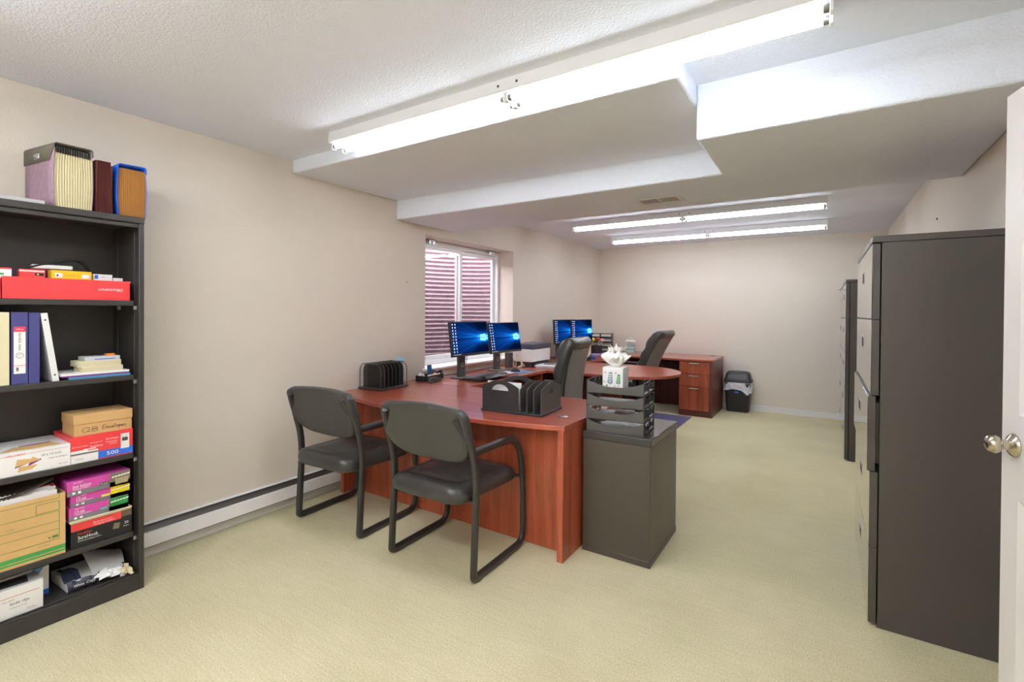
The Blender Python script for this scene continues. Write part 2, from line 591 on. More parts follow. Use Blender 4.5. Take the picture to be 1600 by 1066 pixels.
# dropped soffits
struct(MB().box(0, 2.665, 2.023, 3.03, 2.351, HC + .02).build('trim_1', CEIL, bevel=0.014, seg=3))
struct(MB().prism([(0, 3.012), (2.665, 3.012), (2.665, 2.347), (WX, 2.347), (WX, 3.781), (0, 3.781)], 2.187, HC + .02).build('trim_2', CEIL, bevel=0.012, seg=3))
# baseboards
bb = MB().box(0, WX, YB - 0.014, YB, 0, 0.085).box(0, WX, YB - 0.018, YB, 0, 0.012)
struct(bb.build('baseboard_back', TRIMW, bevel=0.004))
struct(MB().box(0, 0.014, 1.03, YB - 0.014, 0, 0.058).build('baseboard_left', TRIMW, bevel=0.003))
struct(MB().box(WX - 0.014, WX, 2.3, YB - 0.014, 0, 0.085).build('baseboard_right', TRIMW, bevel=0.004))

# window: white slider in the recess, corrugated well outside
wf = MB()
fx0, fx1 = -0.285, -0.2
fw_ = 0.045
wf.box(fx0, fx1, WY0, WY1, WZ1 - 0.05, WZ1 - 0.006).box(fx0, fx1, WY0, WY1, WZ0, WZ0 + 0.055)
wf.box(fx0, fx1, WY0, WY0 + fw_, WZ0 + .055, WZ1 - .05).box(fx0, fx1, WY1 - fw_, WY1 - .004, WZ0 + .055, WZ1 - .05)
win = struct(wf.build('window_1', VINYL, bevel=0.004))
ym = 4.17
s1 = MB()
def sash(y0, y1, x0, x1, z0, z1, wd):
    s1.box(x0, x1, y0, y1, z1 - wd, z1).box(x0, x1, y0, y1, z0, z0 + wd)
    s1.box(x0, x1, y0, y0 + wd, z0 + wd, z1 - wd).box(x0, x1, y1 - wd, y1, z0 + wd, z1 - wd)
sash(WY0 + fw_, ym + .025, -0.235, -0.208, WZ0 + .055, WZ1 - .05, 0.038)
s1.build('sash', VINYL, win, bevel=0.003)
s1 = MB()
sash(ym - .025, WY1 - fw_, -0.272, -0.245, WZ0 + .055, WZ1 - .05, 0.045)
s1.build('sash', VINYL, win, bevel=0.003)
MB().box(-0.224, -0.220, WY0 + fw_ + .03, ym - .008, WZ0 + .09, WZ1 - .085).build('pane', PANE, win)
MB().box(-0.261, -0.257, ym + .015, WY1 - fw_ - .04, WZ0 + .095, WZ1 - .09).build('pane', PANE, win)
MB().box(-0.208, -0.195, ym - .008, ym + .014, 1.42, 1.50).box(-.2, -.183, ym - .004, ym + .006, 1.43, 1.47).build('latch', WHITEP, win, bevel=.002)
MB().box(-0.2, 0.03, WY0 - 0.03, WY1 + 0.03, WZ0 - 0.022, WZ0 + 0.002).build('window_sill', VINYL, win, bevel=0.006)
for i, (yy, lb) in enumerate(((3.585, 'small blind bracket under the window head, nearer the camera'), (4.62, 'small blind bracket under the window head, nearer the back wall'))):
    b = MB().box(-0.195, -0.15, yy, yy + 0.1, WZ1 - .022, WZ1 - .001).box(-.15, -.145, yy + .01, yy + .03, WZ1 - .05, WZ1 - .001).box(-.15, -.145, yy + .07, yy + .09, WZ1 - .05, WZ1 - .001)
    tag(b.build('blind_bracket', STEEL), lb, 'bracket', 'blind brackets at the window head')
# corrugated steel well
def wellfn(u, v):
    a = -PI / 2 + PI * u
    z = 0.45 + 1.78 * v
    rr = 1.0 + 0.017 * math.cos(2 * PI * z / 0.054)
    return (-0.302 - 0.78 * rr * math.cos(a), 4.15 + 1.0 * rr * math.sin(a), z)
wl = struct(MB().grid(wellfn, 40, 330).build('window_2', metal_well_material(), smooth=80))
struct(MB().box(-1.4, -0.3, 3.0, 5.3, 0.3, 0.5).build('floor.001', mat('well_gravel', '#8E847C', 0.9, bump=(40, .8, .03))))

# open panelled door against the right wall
DW, DH, DT = 0.81, 2.03, 0.035
d = MB()
# local: y runs from the free edge (0) toward the hinge (-DW); face at x=0 looks to -x
st = 0.080
cols = [(-st - 0.245, -st), (-DW + st, -DW + st + 0.245)]
rows = [(0.33, 0.86), (1.10, 1.60), (1.72, 1.915)]
ys = sorted({0, -DW} | {c for cc in cols for c in cc}); zs = sorted({0.012, DH} | {c for cc in rows for c in cc})
for i in range(len(ys) - 1):
    for j in range(len(zs) - 1):
        y0, y1, z0, z1 = ys[i], ys[i + 1], zs[j], zs[j + 1]
        if (y0, y1) in cols and (z0, z1) in rows:
            k = 0.022; q = 0.009
            for (aa, bb_, xa, xb_) in (((y0, y1, z0, z1), (y0 + k, y1 - k, z0 + k, z1 - k), 0, q), ((y0 + k, y1 - k, z0 + k, z1 - k), (y0 + 2.2 * k, y1 - 2.2 * k, z0 + 2.2 * k, z1 - 2.2 * k), q, 0.003)):
                A = [(xa, aa[0], aa[2]), (xa, aa[1], aa[2]), (xa, aa[1], aa[3]), (xa, aa[0], aa[3])]
                B = [(xb_, bb_[0], bb_[2]), (xb_, bb_[1], bb_[2]), (xb_, bb_[1], bb_[3]), (xb_, bb_[0], bb_[3])]
                d.add(A + B, [(0, 4, 5, 1), (1, 5, 6, 2), (2, 6, 7, 3), (3, 7, 4, 0)])
            d.quad(B[0], B[3], B[2], B[1])
        else:
            d.quad((0, y0, z0), (0, y0, z1), (0, y1, z1), (0, y1, z0))
d.quad((DT, -DW, .012), (DT, 0, .012), (DT, 0, DH), (DT, -DW, DH)).quad((0, 0, .012), (DT, 0, .012), (DT, 0, DH), (0, 0, DH))
d.quad((0, -DW, .012), (0, -DW, DH), (DT, -DW, DH), (DT, -DW, .012)).quad((0, 0, DH), (DT, 0, DH), (DT, -DW, DH), (0, -DW, DH)).quad((0, 0, .012), (0, -DW, .012), (DT, -DW, .012), (DT, 0, .012))
door = struct(d.build('door_1', DOORW, loc=(3.622, 2.0, 0), rotz=R(11.5)))
kz = 1.01
ky = -0.062
MB().lathe([(0.001, -0.0005), (0.034, -0.0005), (0.034, -0.003), (0.030, -0.008), (0.019, -0.015), (0.0145, -0.018), (0.0135, -0.030), (0.016, -0.032), (0.022, -0.036), (0.0265, -0.044), (0.026, -0.054), (0.020, -0.062), (0.010, -0.066), (0.001, -0.067)], (0, ky, kz), 'x', 28).build('door_knob', CHROME, door, smooth=40)
for hz in (0.25, 1.0, 1.8):
    MB().cyl((0.0, -DW - 0.006, hz), (0.0, -DW - 0.006, hz + 0.09), 0.006).build('hinge', CHROME, door, smooth=40)

# ------------------------------------------------------------------ strip lights
def strip_light(label, x0, x1, yc, power):
    L = x1 - x0
    t = thing('strip_light', label, 'ceiling light', (x0, yc, HC), 0, 'long fluorescent strip lights')
    h = MB()
    # housing: trapezoid channel
    prof = [(-0.070, 0.0), (-0.076, -0.056), (-0.072, -0.060), (0.072, -0.060), (0.076, -0.056), (0.070, 0.0)]
    n = len(prof)
    h.add([(0, p[0], p[1]) for p in prof] + [(L, p[0], p[1]) for p in prof],
          [tuple(range(n)), tuple(range(2 * n - 1, n - 1, -1))] + [(i, n + i, n + (i + 1) % n, (i + 1) % n) for i in range(n)])
    for xx in (.49, .53):
        h.cyl((L * xx, -0.071, -0.03), (L * xx, -0.0755, -0.03), .006, seg=10, m=1)
    h.build('housing', [FIXT, GREYD], t, smooth=30)
    half = L / 2
    for k, xa in enumerate((0.0, half)):
        for sy in (-0.038, 0.038):
            MB().cyl((xa + 0.028, sy, -0.077), (xa + half - 0.028, sy, -0.077), 0.0135, seg=14).build('fluorescent_tube', TUBE(power), t, smooth=40)
            for xe, dx in ((xa + 0.012, 0.018), (xa + half - 0.030, 0.018)):
                MB().cyl((xe, sy, -0.077), (xe + dx, sy, -0.077), 0.0138, seg=14).build('tube_cap', TUBEC, t, smooth=40)
        for xe in (xa + 0.001, xa + half - 0.013):
            b = MB().box(xe, xe + 0.012, -0.053, -0.023, -0.096, -0.0585).box(xe, xe + 0.012, 0.023, 0.053, -0.096, -0.0585).box(xe, xe + .012, -.023, .023, -.066, -.0585)
            b.build('lamp_holder', FIXT, t, bevel=0.003)
    return t
strip_light('long two-tube strip light nearest the camera, in front of the ceiling soffits', 0.69, 3.19, 1.885, 0.74)
strip_light('two-tube strip light on the far ceiling just behind the deep soffit', 0.655, 3.19, 5.235, 0.8)
strip_light('two-tube strip light on the far ceiling nearest the back wall', 0.655, 3.20, 6.50, 0.75)
strip_light('two-tube strip light on the ceiling just above the bookcase, overhead of the camera', 0.69, 3.19, 0.12, 1.3)
strip_light('unseen two-tube strip light added on the ceiling behind the camera to brighten the room', 0.69, 3.19, -1.3, 1.5)  # assumed fixture, added out of view to raise the room's brightness

# ceiling air register under the deep soffit
v = thing('air_vent', 'small white louvred air vent under the deep ceiling soffit', 'vent', (2.185, 3.452, 2.187))
f = MB().box(-0.155, 0.155, -0.10, -0.07, -0.008, 0).box(-0.155, 0.155, 0.07, 0.10, -0.008, 0).box(-.155, -.125, -.07, .07, -.008, 0).box(.125, .155, -.07, .07, -.008, 0).box(-.008, .008, -.07, .07, -.008, 0)
f.build('frame', TRIMW, v, bevel=.002)
MB().box(-.125, .125, -.07, .07, -.0012, -.0002).build('backing', GREYD, v)
sl = MB()
for k in range(22):
    xx = -0.118 + k * 0.0112
    if abs(xx) > 0.011:
        sl.box(xx - 0.0012, xx + .0012, -0.07, 0.07, -0.007, -0.001)
sl.build('slats', TRIMW, v)

# little screws left in the walls
tag(MB().lathe([(.0045, .0002), (.0045, .004), (.001, .006)], (0, 3.147, 1.644), 'x', 10).build('wall_screw', INK), 'tiny dark screw in the left wall below the deep soffit', 'screw')
tag(MB().lathe([(.007, -.0002), (.007, -.005), (.001, -.008)], (WX, 4.483, 2.059), 'x', 10).build('wall_screw', INK), 'tiny dark screw in the right wall above the tall cabinet', 'screw')

# electric baseboard heater along the left wall
h0, h1 = 1.035, 3.18
ht = thing('baseboard_heater', 'long white electric baseboard heater on the left wall beside the bookcase', 'heater', (0, h0, 0))
HL = h1 - h0
MB().box(0.0005, 0.012, 0, HL, 0.062, 0.192).box(.012, .03, 0, HL, .186, .192).build('back_plate', HEATW, ht, bevel=.002)
fr = MB().box(0.058, 0.064, 0, HL, 0.075, 0.148).box(.046, .064, 0, HL, .146, .152).box(.05, .064, 0, HL, .072, .077)
fr.build('front_cover', HEATW, ht, bevel=.002)
lo = MB()
lo.add([(0.013, 0, 0.182), (0.05, 0, 0.142), (0.05, HL, 0.142), (0.013, HL, 0.182)], [(0, 1, 2, 3)])
lo.box(.014, .05, 0, HL, .064, .07)
lo.build('louver', GREYD, ht)
MB().box(0.012, 0.066, HL - 0.004, HL, 0.062, 0.192).build('end_cap', HEATW, ht, bevel=.002)

# ------------------------------------------------------------------ desks
TZ, TT = 0.755, 0.028                     # worktop height and thickness
# bow-front desk
dk = thing('bow_front_desk', 'reddish cherry desk with bowed front edge facing the two guest chairs', 'desk', (1.0, 2.7, 0))
def bow(x): return 2.218 + 0.155 * ((x - 1.02) / 0.965) ** 2
pts = [(0.018 + (1.985 - 0.018) * k / 24 - 1.0, bow(0.018 + (1.985 - 0.018) * k / 24) - 2.7) for k in range(25)]
pts += [(0.985, 0.50), (-0.982, 0.50)]
MB().prism(pts, TZ - TT, TZ).build('tabletop', CHERX, dk, bevel=0.003)
for x0, lab in ((0.945, None), (-0.902, None)):
    MB().box(x0, x0 + 0.036, -0.335, 0.47, 0.0, TZ - TT).build('end_panel', CHERZ, dk, bevel=0.003)
MB().box(-0.866, 0.945, -0.228, -0.203, 0.004, TZ - TT).build('modesty_panel', CHERZ, dk)
MB().lathe([(0.03, 0), (0.031, 0.003), (0.026, 0.005), (0.001, 0.0045)], (0.862, -0.108, TZ), 'z', 28).build('cable_grommet', STEEL, dk, smooth=40)
# return under the window
rt_ = thing('desk_return', 'narrow cherry desk return under the window behind the bow-front desk', 'desk', (0.34, 3.9, 0))
MB().box(-0.32, 0.335, -0.698, 0.645, TZ - TT, TZ).build('tabletop', CHERY, rt_, bevel=.003)
MB().box(-0.29, -0.265, -0.67, 0.62, 0.25, TZ - TT).build('modesty_panel', DKWOOD, rt_)
MB().box(-0.24, 0.30, 0.60, 0.63, 0, TZ - TT).build('end_panel', CHERZ, rt_)
# peninsula desk with a round end
pn = thing('peninsula_desk', 'cherry peninsula desk with a rounded end in the middle of the room', 'desk', (0.9, 5.09, 0))
pts = [(-0.88, -0.540)] + [(0.48 + 0.555 * math.sin(PI * k / 28), -0.543 * math.cos(PI * k / 28)) for k in range(29)] + [(-0.88, 0.540)]
MB().prism(pts, TZ - TT, TZ).build('tabletop', CHERX, pn, bevel=.004)
MB().box(-0.8, 0.42, -0.02, 0.005, 0.0, TZ - TT).build('modesty_panel', DKWOOD, pn)
MB().cyl((0.62, 0, 0.02), (0.62, 0, TZ - TT), 0.04).cyl((0.62, 0, 0), (0.62, 0, .02), .2).build('column_leg', STEELB, pn, smooth=40)
# second return along the left wall
r2_ = thing('desk_return', 'short cherry desk return in the back left corner under the far monitors', 'desk', (0.35, 6.16, 0))
MB().prism([(-.33, -.518), (.31, -.518), (.335, -.40), (.46, .525), (-.33, .525)], TZ - TT, TZ).build('tabletop', CHERY, r2_, bevel=.003)
MB().box(-0.30, -0.275, -.5, .5, 0.25, TZ - TT).build('modesty_panel', DKWOOD, r2_)
MB().box(-0.27, 0.28, -.51, -.485, 0, TZ - TT).build('end_panel', DKWOOD, r2_)
# credenza with drawer pedestal on the back wall
CZ = 0.765
cr = thing('credenza_desk', 'cherry credenza with three drawers against the back wall beside the bin', 'desk', (1.0, 7.1, 0))
MB().box(-0.98, 0.962, -0.412, 0.43, CZ - .026, CZ).build('worktop', CHERX, cr, bevel=.003)
MB().box(0.925, 0.955, -0.39, 0.42, 0, CZ - .026).build('end_panel', DKWOOD, cr, bevel=.002)
MB().box(-0.95, 0.53, 0.33, 0.35, 0.0, CZ - .026).build('modesty_panel', DKWOOD, cr)
MB().box(-0.97, -0.945, -0.39, 0.42, 0, CZ - .026).build('end_panel', DKWOOD, cr)
MB().box(0.53, 0.925, -0.378, 0.42, 0.0, CZ - .027).build('pedestal', DKWOOD, cr, bevel=.002)
for z0, z1 in ((0.565, 0.728), (0.398, 0.560), (0.085, 0.393)):
    dw = MB().box(0.536, 0.921, -0.397, -0.380, z0, z1).build('drawer', CHERZ, cr, bevel=.002)
    hz = z1 - 0.016
    MB().tube(round_path([(0.675, -0.397, hz), (0.675, -0.418, hz), (0.785, -0.418, hz), (0.785, -0.397, hz)], .012), .011, .005, 8, ref=EZ).build('handle', STEEL, dw, smooth=40)
MB().cyl((0.872, -0.397, 0.694), (0.872, -0.402, 0.694), .010).build('lock', GREYD, cr, smooth=40)
MB().lathe([(0.035, 0), (0.036, 0.003), (0.03, 0.004), (0.001, 0.0035)], (0.83, 0.32, CZ), 'z', 24).build('cable_grommet', PLAST, cr, smooth=40)

# violet mat on the carpet behind the peninsula
tag(MB().prism(rrect(0.66, 0.46, 0.02), 0, 0.008).build('floor_mat', MATP, loc=(1.06, 6.17, 0)), 'flat violet floor mat on the carpet in front of the credenza', 'mat')

# ------------------------------------------------------------------ guest chairs
def guest_chair(label, loc, rotz):
    t = thing('guest_chair', label, 'chair', loc, rotz, 'black sled-base guest chairs at the desk')
    def side(s):
        prof = [(-0.090, 0.850), (-0.058, 0.79), (-0.020, 0.70), (0.012, 0.58), (0.024, 0.44), (0.014, 0.22), (0.006, 0.06)]
        a = smooth_path([(s * (0.240 + min(0.046, 0.023 * k)), p[0], p[1]) for k, p in enumerate(prof)], 5)
        low = round_path([a[-1], (s * .286, 0.004, 0.0225), (s * .286, 0.502, 0.0225), (s * .286, 0.502, 0.30)], [0.055, 0.075], 7)[1:]
        arm = smooth_path([(s * .286, 0.502, 0.30), (s * .287, 0.485, 0.46), (s * .288, 0.455, 0.575), (s * .289, 0.395, 0.640), (s * .289, 0.31, 0.664), (s * .289, 0.15, 0.668), (s * .287, -0.002, 0.668)], 6)[1:]
        return a + low + arm
    for s in (-1, 1):
        MB().tube(side(s), 0.0225, 0.0165, 14, ref=EX).build('side_frame', STEELB, t, smooth=60)
    u = MB()
    for yy, zz in ((0.06, 0.405), (0.49, 0.408)):
        u.tube([(-.286, yy - .03 if yy < .2 else yy + .035, zz), (-.22, yy, zz - .008), (.22, yy, zz - .008), (.286, yy - .03 if yy < .2 else yy + .035, zz)], .014, .010, 10, ref=EZ)
    u.box(-.20, .20, .05, .50, .398, .41)
    u.build('seat_support', STEELB, t, smooth=50)
    # seat cushion
    out = []
    for (x, y) in rrect(0.262, 0.285, 0.085, 8):
        k = 1.0 + 0.05 * y / 0.285
        out.append((x * k, y))
    m = MB().pad(out, [(.20, 0), (.06, 0.0), (.018, .003), (.003, .020), (0, .045), (.004, .068), (.016, .085), (.040, .095), (.072, .096), (.080, .0935), (.088, .097), (.13, .104), (.19, .109), (.24, .110), (.256, .110)])
    m.warp(lambda x, y, z: (x, y + 0.212, z + 0.398 - 0.012 * (x / .26) ** 2 * (z > .06) - .030 * max(0, (y - .14) / .14) ** 2 * (0.4 + z * 4) + .014 * max(0, (-y - .1) / .18) ** 2 * (z > .05)))
    m.build('seat', LEATH, t, smooth=70)
    # back cushion, curved bottom edge
    P = [(-0.276, 0.11), (-0.272, 0.145), (-0.250, 0.166), (-0.20, 0.174), (0, 0.180), (0.20, 0.174), (0.250, 0.166), (0.272, 0.145), (0.276, 0.11), (0.277, 0.02), (0.262, -0.05), (0.225, -0.102), (0.15, -0.138), (0.0, -0.150), (-0.15, -0.138), (-0.225, -0.102), (-0.262, -0.05), (-0.277, 0.02)]
    out = [(p.x, p.y) for p in smooth_path([(a, b, 0) for a, b in P], 4, True)][::-1]
    def lean(x, y, z):
        yy = z + 0.012 * (x / .27) ** 2 * -1.0
        x *= 1.045
        c, sn = math.cos(R(17)), math.sin(R(17))
        return (x, 0.020 + yy * c - y * sn * 1.0 + 0.028 * (x / .27) ** 2 * -1 + .0, 0.725 + y * c + yy * sn * 0.3)
    m = MB().pad(out, [(.15, -.030), (.10, -.030), (.05, -.030), (.02, -0.030), (.006, -0.027), (0.0, -0.018), (-.004, 0.005), (.004, .028), (.022, .042), (.06, .05), (.10, .052), (.15, .053), (.172, .053)])
    m.warp(lean)
    m.build('backrest', LEATH, t, smooth=70)
    m = MB().pad([(p[0] * .985, p[1] * .98) for p in out], [(.165, -.0345), (.12, -.0345), (.08, -.0345), (.04, -.0345), (.012, -0.0345), (.004, -0.0335), (0, -0.030)]).warp(lean)
    m.build('back_cover', LEATHG, t, smooth=50)
    for s in (-1, 1):
        b = MB().tube([(s * .268, -.045, .745), (s * .238, -.035, .735), (s * .236, -.022, .705), (s * .25, -.016, .69), (s * .236, -.008, .665), (s * .258, .004, .645), (s * .283, .0, .64)], .007, .005, 8, ref=EY)
        b.build('bracket', STEELB, t, smooth=60)
    return t
guest_chair('black guest chair with sled legs nearest the left wall, back to the camera', (0.545, 1.92, 0), R(2.5))
guest_chair('black guest chair with sled legs nearest the cabinet with paper trays', (1.41, 1.925, 0), R(1.5))

# ------------------------------------------------------------------ office chairs
def office_chair(label, loc, rotz, lean, zb=0.0):
    """faces local +y."""
    t = thing('office_chair', label, 'chair', loc, rotz, 'black executive chairs at the inner desks')
    b = MB()
    for k in range(5):
        a = 2 * PI * k / 5 + .3
        c, s = math.cos(a), math.sin(a)
        b.tube([(0.03 * c, 0.03 * s, 0.115), (0.17 * c, 0.17 * s, 0.10), (0.30 * c, 0.30 * s, 0.075)], [.026, .024, .018], [.03, .026, .02], 8, ref=EZ)
    b.build('base', PLAST, t, smooth=50)
    for k in range(5):
        a = 2 * PI * k / 5 + .3
        c, s = math.cos(a), math.sin(a)
        x, y = 0.30 * c, 0.30 * s
        MB().cyl((x - .022 * s, y + .022 * c, 0.03), (x + .022 * s, y - .022 * c, .03), .029, seg=14).cyl((x, y, .03), (x, y, .08), .009, seg=8).build('caster', PLAST, t, smooth=40)
    MB().cyl((0, 0, .10), (0, 0, .26), .028).cyl((0, 0, .26), (0, 0, .41), .018).build('gas_lift', STEELB, t, smooth=40)
    MB().box(-.11, .11, -.13, .13, .40, .435).build('tilt_plate', PLAST, t, bevel=.006)
    out = rrect(.255, .255, .09, 8)
    m = MB().pad(out, [(.2, 0), (.05, 0), (.015, .006), (0, .03), (0, .06), (.012, .085), (.04, .098), (.10, .105), (.17, .108), (.245, .109)])
    m.warp(lambda x, y, z: (x, y + .02, z + .436 - .03 * max(0, (y - .1) / .15) ** 2 * z * 8))
    m.build('seat', LEATH, t, smooth=70)
    H = 0.66
    def frame(x, y, z):            # local: z up the back, y forward
        yy = y - math.tan(R(lean)) * z + 0.03 * math.sin(z / H * PI)
        return (x, yy - .235, z + 0.50 + zb)
    def shape(u, vv, th):
        a = 2 * PI * u
        hw = 0.262 * (1 - 0.12 * abs(2 * vv - 1) ** 3) if vv > .5 else 0.24 + .022 * min(1, vv * 2)
        ca, sa = math.cos(a), math.sin(a)
        e = 0.45
        x = hw * math.copysign(abs(ca) ** e, ca)
        bulge = 0.0
        if sa > 0:
            bulge = 0.022 * abs(math.sin(vv * PI * 4.5)) + 0.028 * max(0, 1 - abs(vv - .87) / .16)
        if sa < 0: bulge = 0.016 * max(0, 1 - abs(vv - .92) / .07)
        y = (th + bulge) * math.copysign(abs(sa) ** 0.8, sa)
        return x, y
    m = MB()
    rows = 40
    prof = [(0.0, 0.3), (0.01, .75)] + [(0.03 + 0.86 * k / rows, 1.0) for k in range(rows)] + [(.895, .99), (.92, .95), (.945, .88), (.965, .78), (.982, .62), (.994, .40), (1.0, .12)]
    n = 48
    vs = []
    for (vv, k) in prof:
        th = 0.062 + 0.012 * vv
        for i in range(n):
            x, y = shape(i / n, vv, th)
            kx = 0.94 + 0.06 * k if k < 1 else 1
            vs.append(frame(x * kx, y * k + (.0 if vv < .9 else 0), vv * H))
    fs = []
    for j in range(len(prof) - 1):
        for i in range(n):
            l = (i + 1) % n
            fs.append((j * n + i, j * n + l, (j + 1) * n + l, (j + 1) * n + i))
    fs.append(tuple(range(n - 1, -1, -1))); fs.append(tuple((len(prof) - 1) * n + i for i in range(n)))
    m.add(vs, fs)
    m.build('backrest', LEATH, t, smooth=75)
    # smooth rear cover below the head roll
    def rear(u, vv):
        x = (u - .5) * 2 * 0.225 * (1 - .05 * vv)
        q = 0.055 + (vv - .5) ** 2 * .01 + (.019 * (1 - (2 * u - 1) ** 4))
        return frame(x, -(q + .003), (0.05 + 0.80 * vv) * H)
    MB().grid(rear, 14, 16).build('back_cover', EXECG, t, smooth=70)
    MB().box(-.04, .04, -.30, -.1, .405, .425).box(-.04, .04, -.31, -.29, .405, .62).build('back_bar', PLAST, t, bevel=.006)
    for s in (-1, 1):
        p = round_path([(s * .23, .12, .45), (s * .315, .13, .46), (s * .315, .16, .66), (s * .315, -.12, .68), (s * .315, -.16, .52), (s * .24, -.12, .45)], .05, 5)
        am = MB().tube(p, .017, .02, 10, ref=EX).build('armrest', PLAST, t, smooth=50)
        MB().pad(rrect(.032, .13, .03, 5), [(.008, 0), (0, .008), (0, .02), (.01, .03)]).warp(lambda x, y, z: (x + s * .315, y + .02, z + .675)).build('arm_pad', LEATH, am, smooth=60)
    return t
office_chair('black executive chair facing the window, behind the black desktop organizer', (1.0, 3.905, 0), R(94), 9, 0.0)
office_chair('black executive chair tilted back between the peninsula desk and the credenza', (0.98, 6.17, 0), R(84), 25, 0.0)

# ------------------------------------------------------------------ black cabinets
def lateral_file(label, loc, wid, dep, hgt, open_drawer=None, group=None):
    """front faces local -x; front plane at x=0; width along y."""
    t = thing('filing_cabinet', label, 'filing cabinet', loc, 0, group)
    c = MB().box(0.034, dep, 0.0, wid, 0.0, hgt - .03)
    c.build('body', BLACKM, t, bevel=.002)
    MB().box(0.0, dep, -0.001, wid + .001, hgt - .029, hgt).build('top_cap', BLACKM, t, bevel=.004)
    zt, zb = hgt - .034, 0.012
    n = 5
    for k in range(n):
        z1 = zt - (zt - zb) / n * k; z0 = zt - (zt - zb) / n * (k + 1) + .004
        x0 = 0.0 if k != open_drawer else -0.010
        dm = MB().box(x0 + .003, x0 + .029, 0.002, wid - .002, z0, z1).box(x0, x0 + .0028, 0.003, wid - .003, z0 + .001, z1 - .001, 1)
        if k == open_drawer:
            dm.box(x0 + .029, .034, .03, wid - .03, z0 + .03, z1 - .03)
        dw = dm.build('drawer', [BLACKM, BLACKG], t, bevel=.001)
        for yc in (wid * .5,):
            MB().box(x0 - .0012, x0 + .003, yc - .07, yc + .07, z1 - .15, z1 - .09).box(x0 - .003, x0 - .001, yc - .07, yc + .07, z1 - .096, z1 - .09).build('handle', STEEL, dw, bevel=.0015)
            MB().box(x0 - .0016, x0 - .0011, yc - .062, yc + .045, z1 - .144, z1 - .098).build('recess', INK, dw)
    MB().cyl((-.001, wid * .12, hgt - .015), (-.004, wid * .12, hgt - .015), .008).build('lock', STEEL, t, smooth=40)
    return t
lateral_file('tall glossy black filing cabinet beside the open door', (3.349, 2.652, 0), 1.09, 0.455, 1.728, 2, 'tall black lateral filing cabinets along the right wall')
lateral_file('tall black filing cabinet on the right wall just beyond the big glossy one', (3.345, 5.51, 0), 1.0, 0.455, 1.708, None, 'tall black lateral filing cabinets along the right wall')
fc = lateral_file('tall black filing cabinet in the back right corner, with a small rod on top', (3.345, 6.515, 0), 1.0, 0.455, 1.70, None, 'tall black lateral filing cabinets along the right wall')
fc2 = MB().tube([(-.002, .02, 1.655), (-.04, .02, 1.655)], .006, seg=8).tube([(-.035, .02, 1.655), (-.03, -.06, 1.66)], .003, seg=6)
fc2.build('key', STEEL, fc, smooth=40)

# two-drawer cabinet beside the bow-front desk (its back to the camera)
c2 = thing('low_cabinet', 'low black metal cabinet with dented back beside the bow-front desk', 'cabinet', (2.2, 2.85, 0))
MB().box(-.197, .197, -.272, .272, .0, .655).build('body', CAB2, c2, bevel=.003)
MB().box(-.2, .2, -.275, .275, .655, .698).build('top', CABTOP, c2, bevel=.004)
MB().box(-.199, .199, -.274, .275, .0, .035).build('plinth', CAB2, c2, bevel=.002)
for z0, z1 in ((.04, .335), (.345, .648)):
    dw = MB().box(-.19, .19, .272, .29, z0, z1).build('drawer', CAB2, c2, bevel=.003)
    MB().box(-.06, .06, .29, .305, z1 - .05, z1 - .035).build('handle', PLAST, dw, bevel=.002)

# ------------------------------------------------------------------ things on the desks
def put(mb, name, mats, origin, parent=None, **kw):
    """builds a mesh given around its own base point and sets it down there."""
    return mb.build(name, mats, parent, loc=origin, **kw)

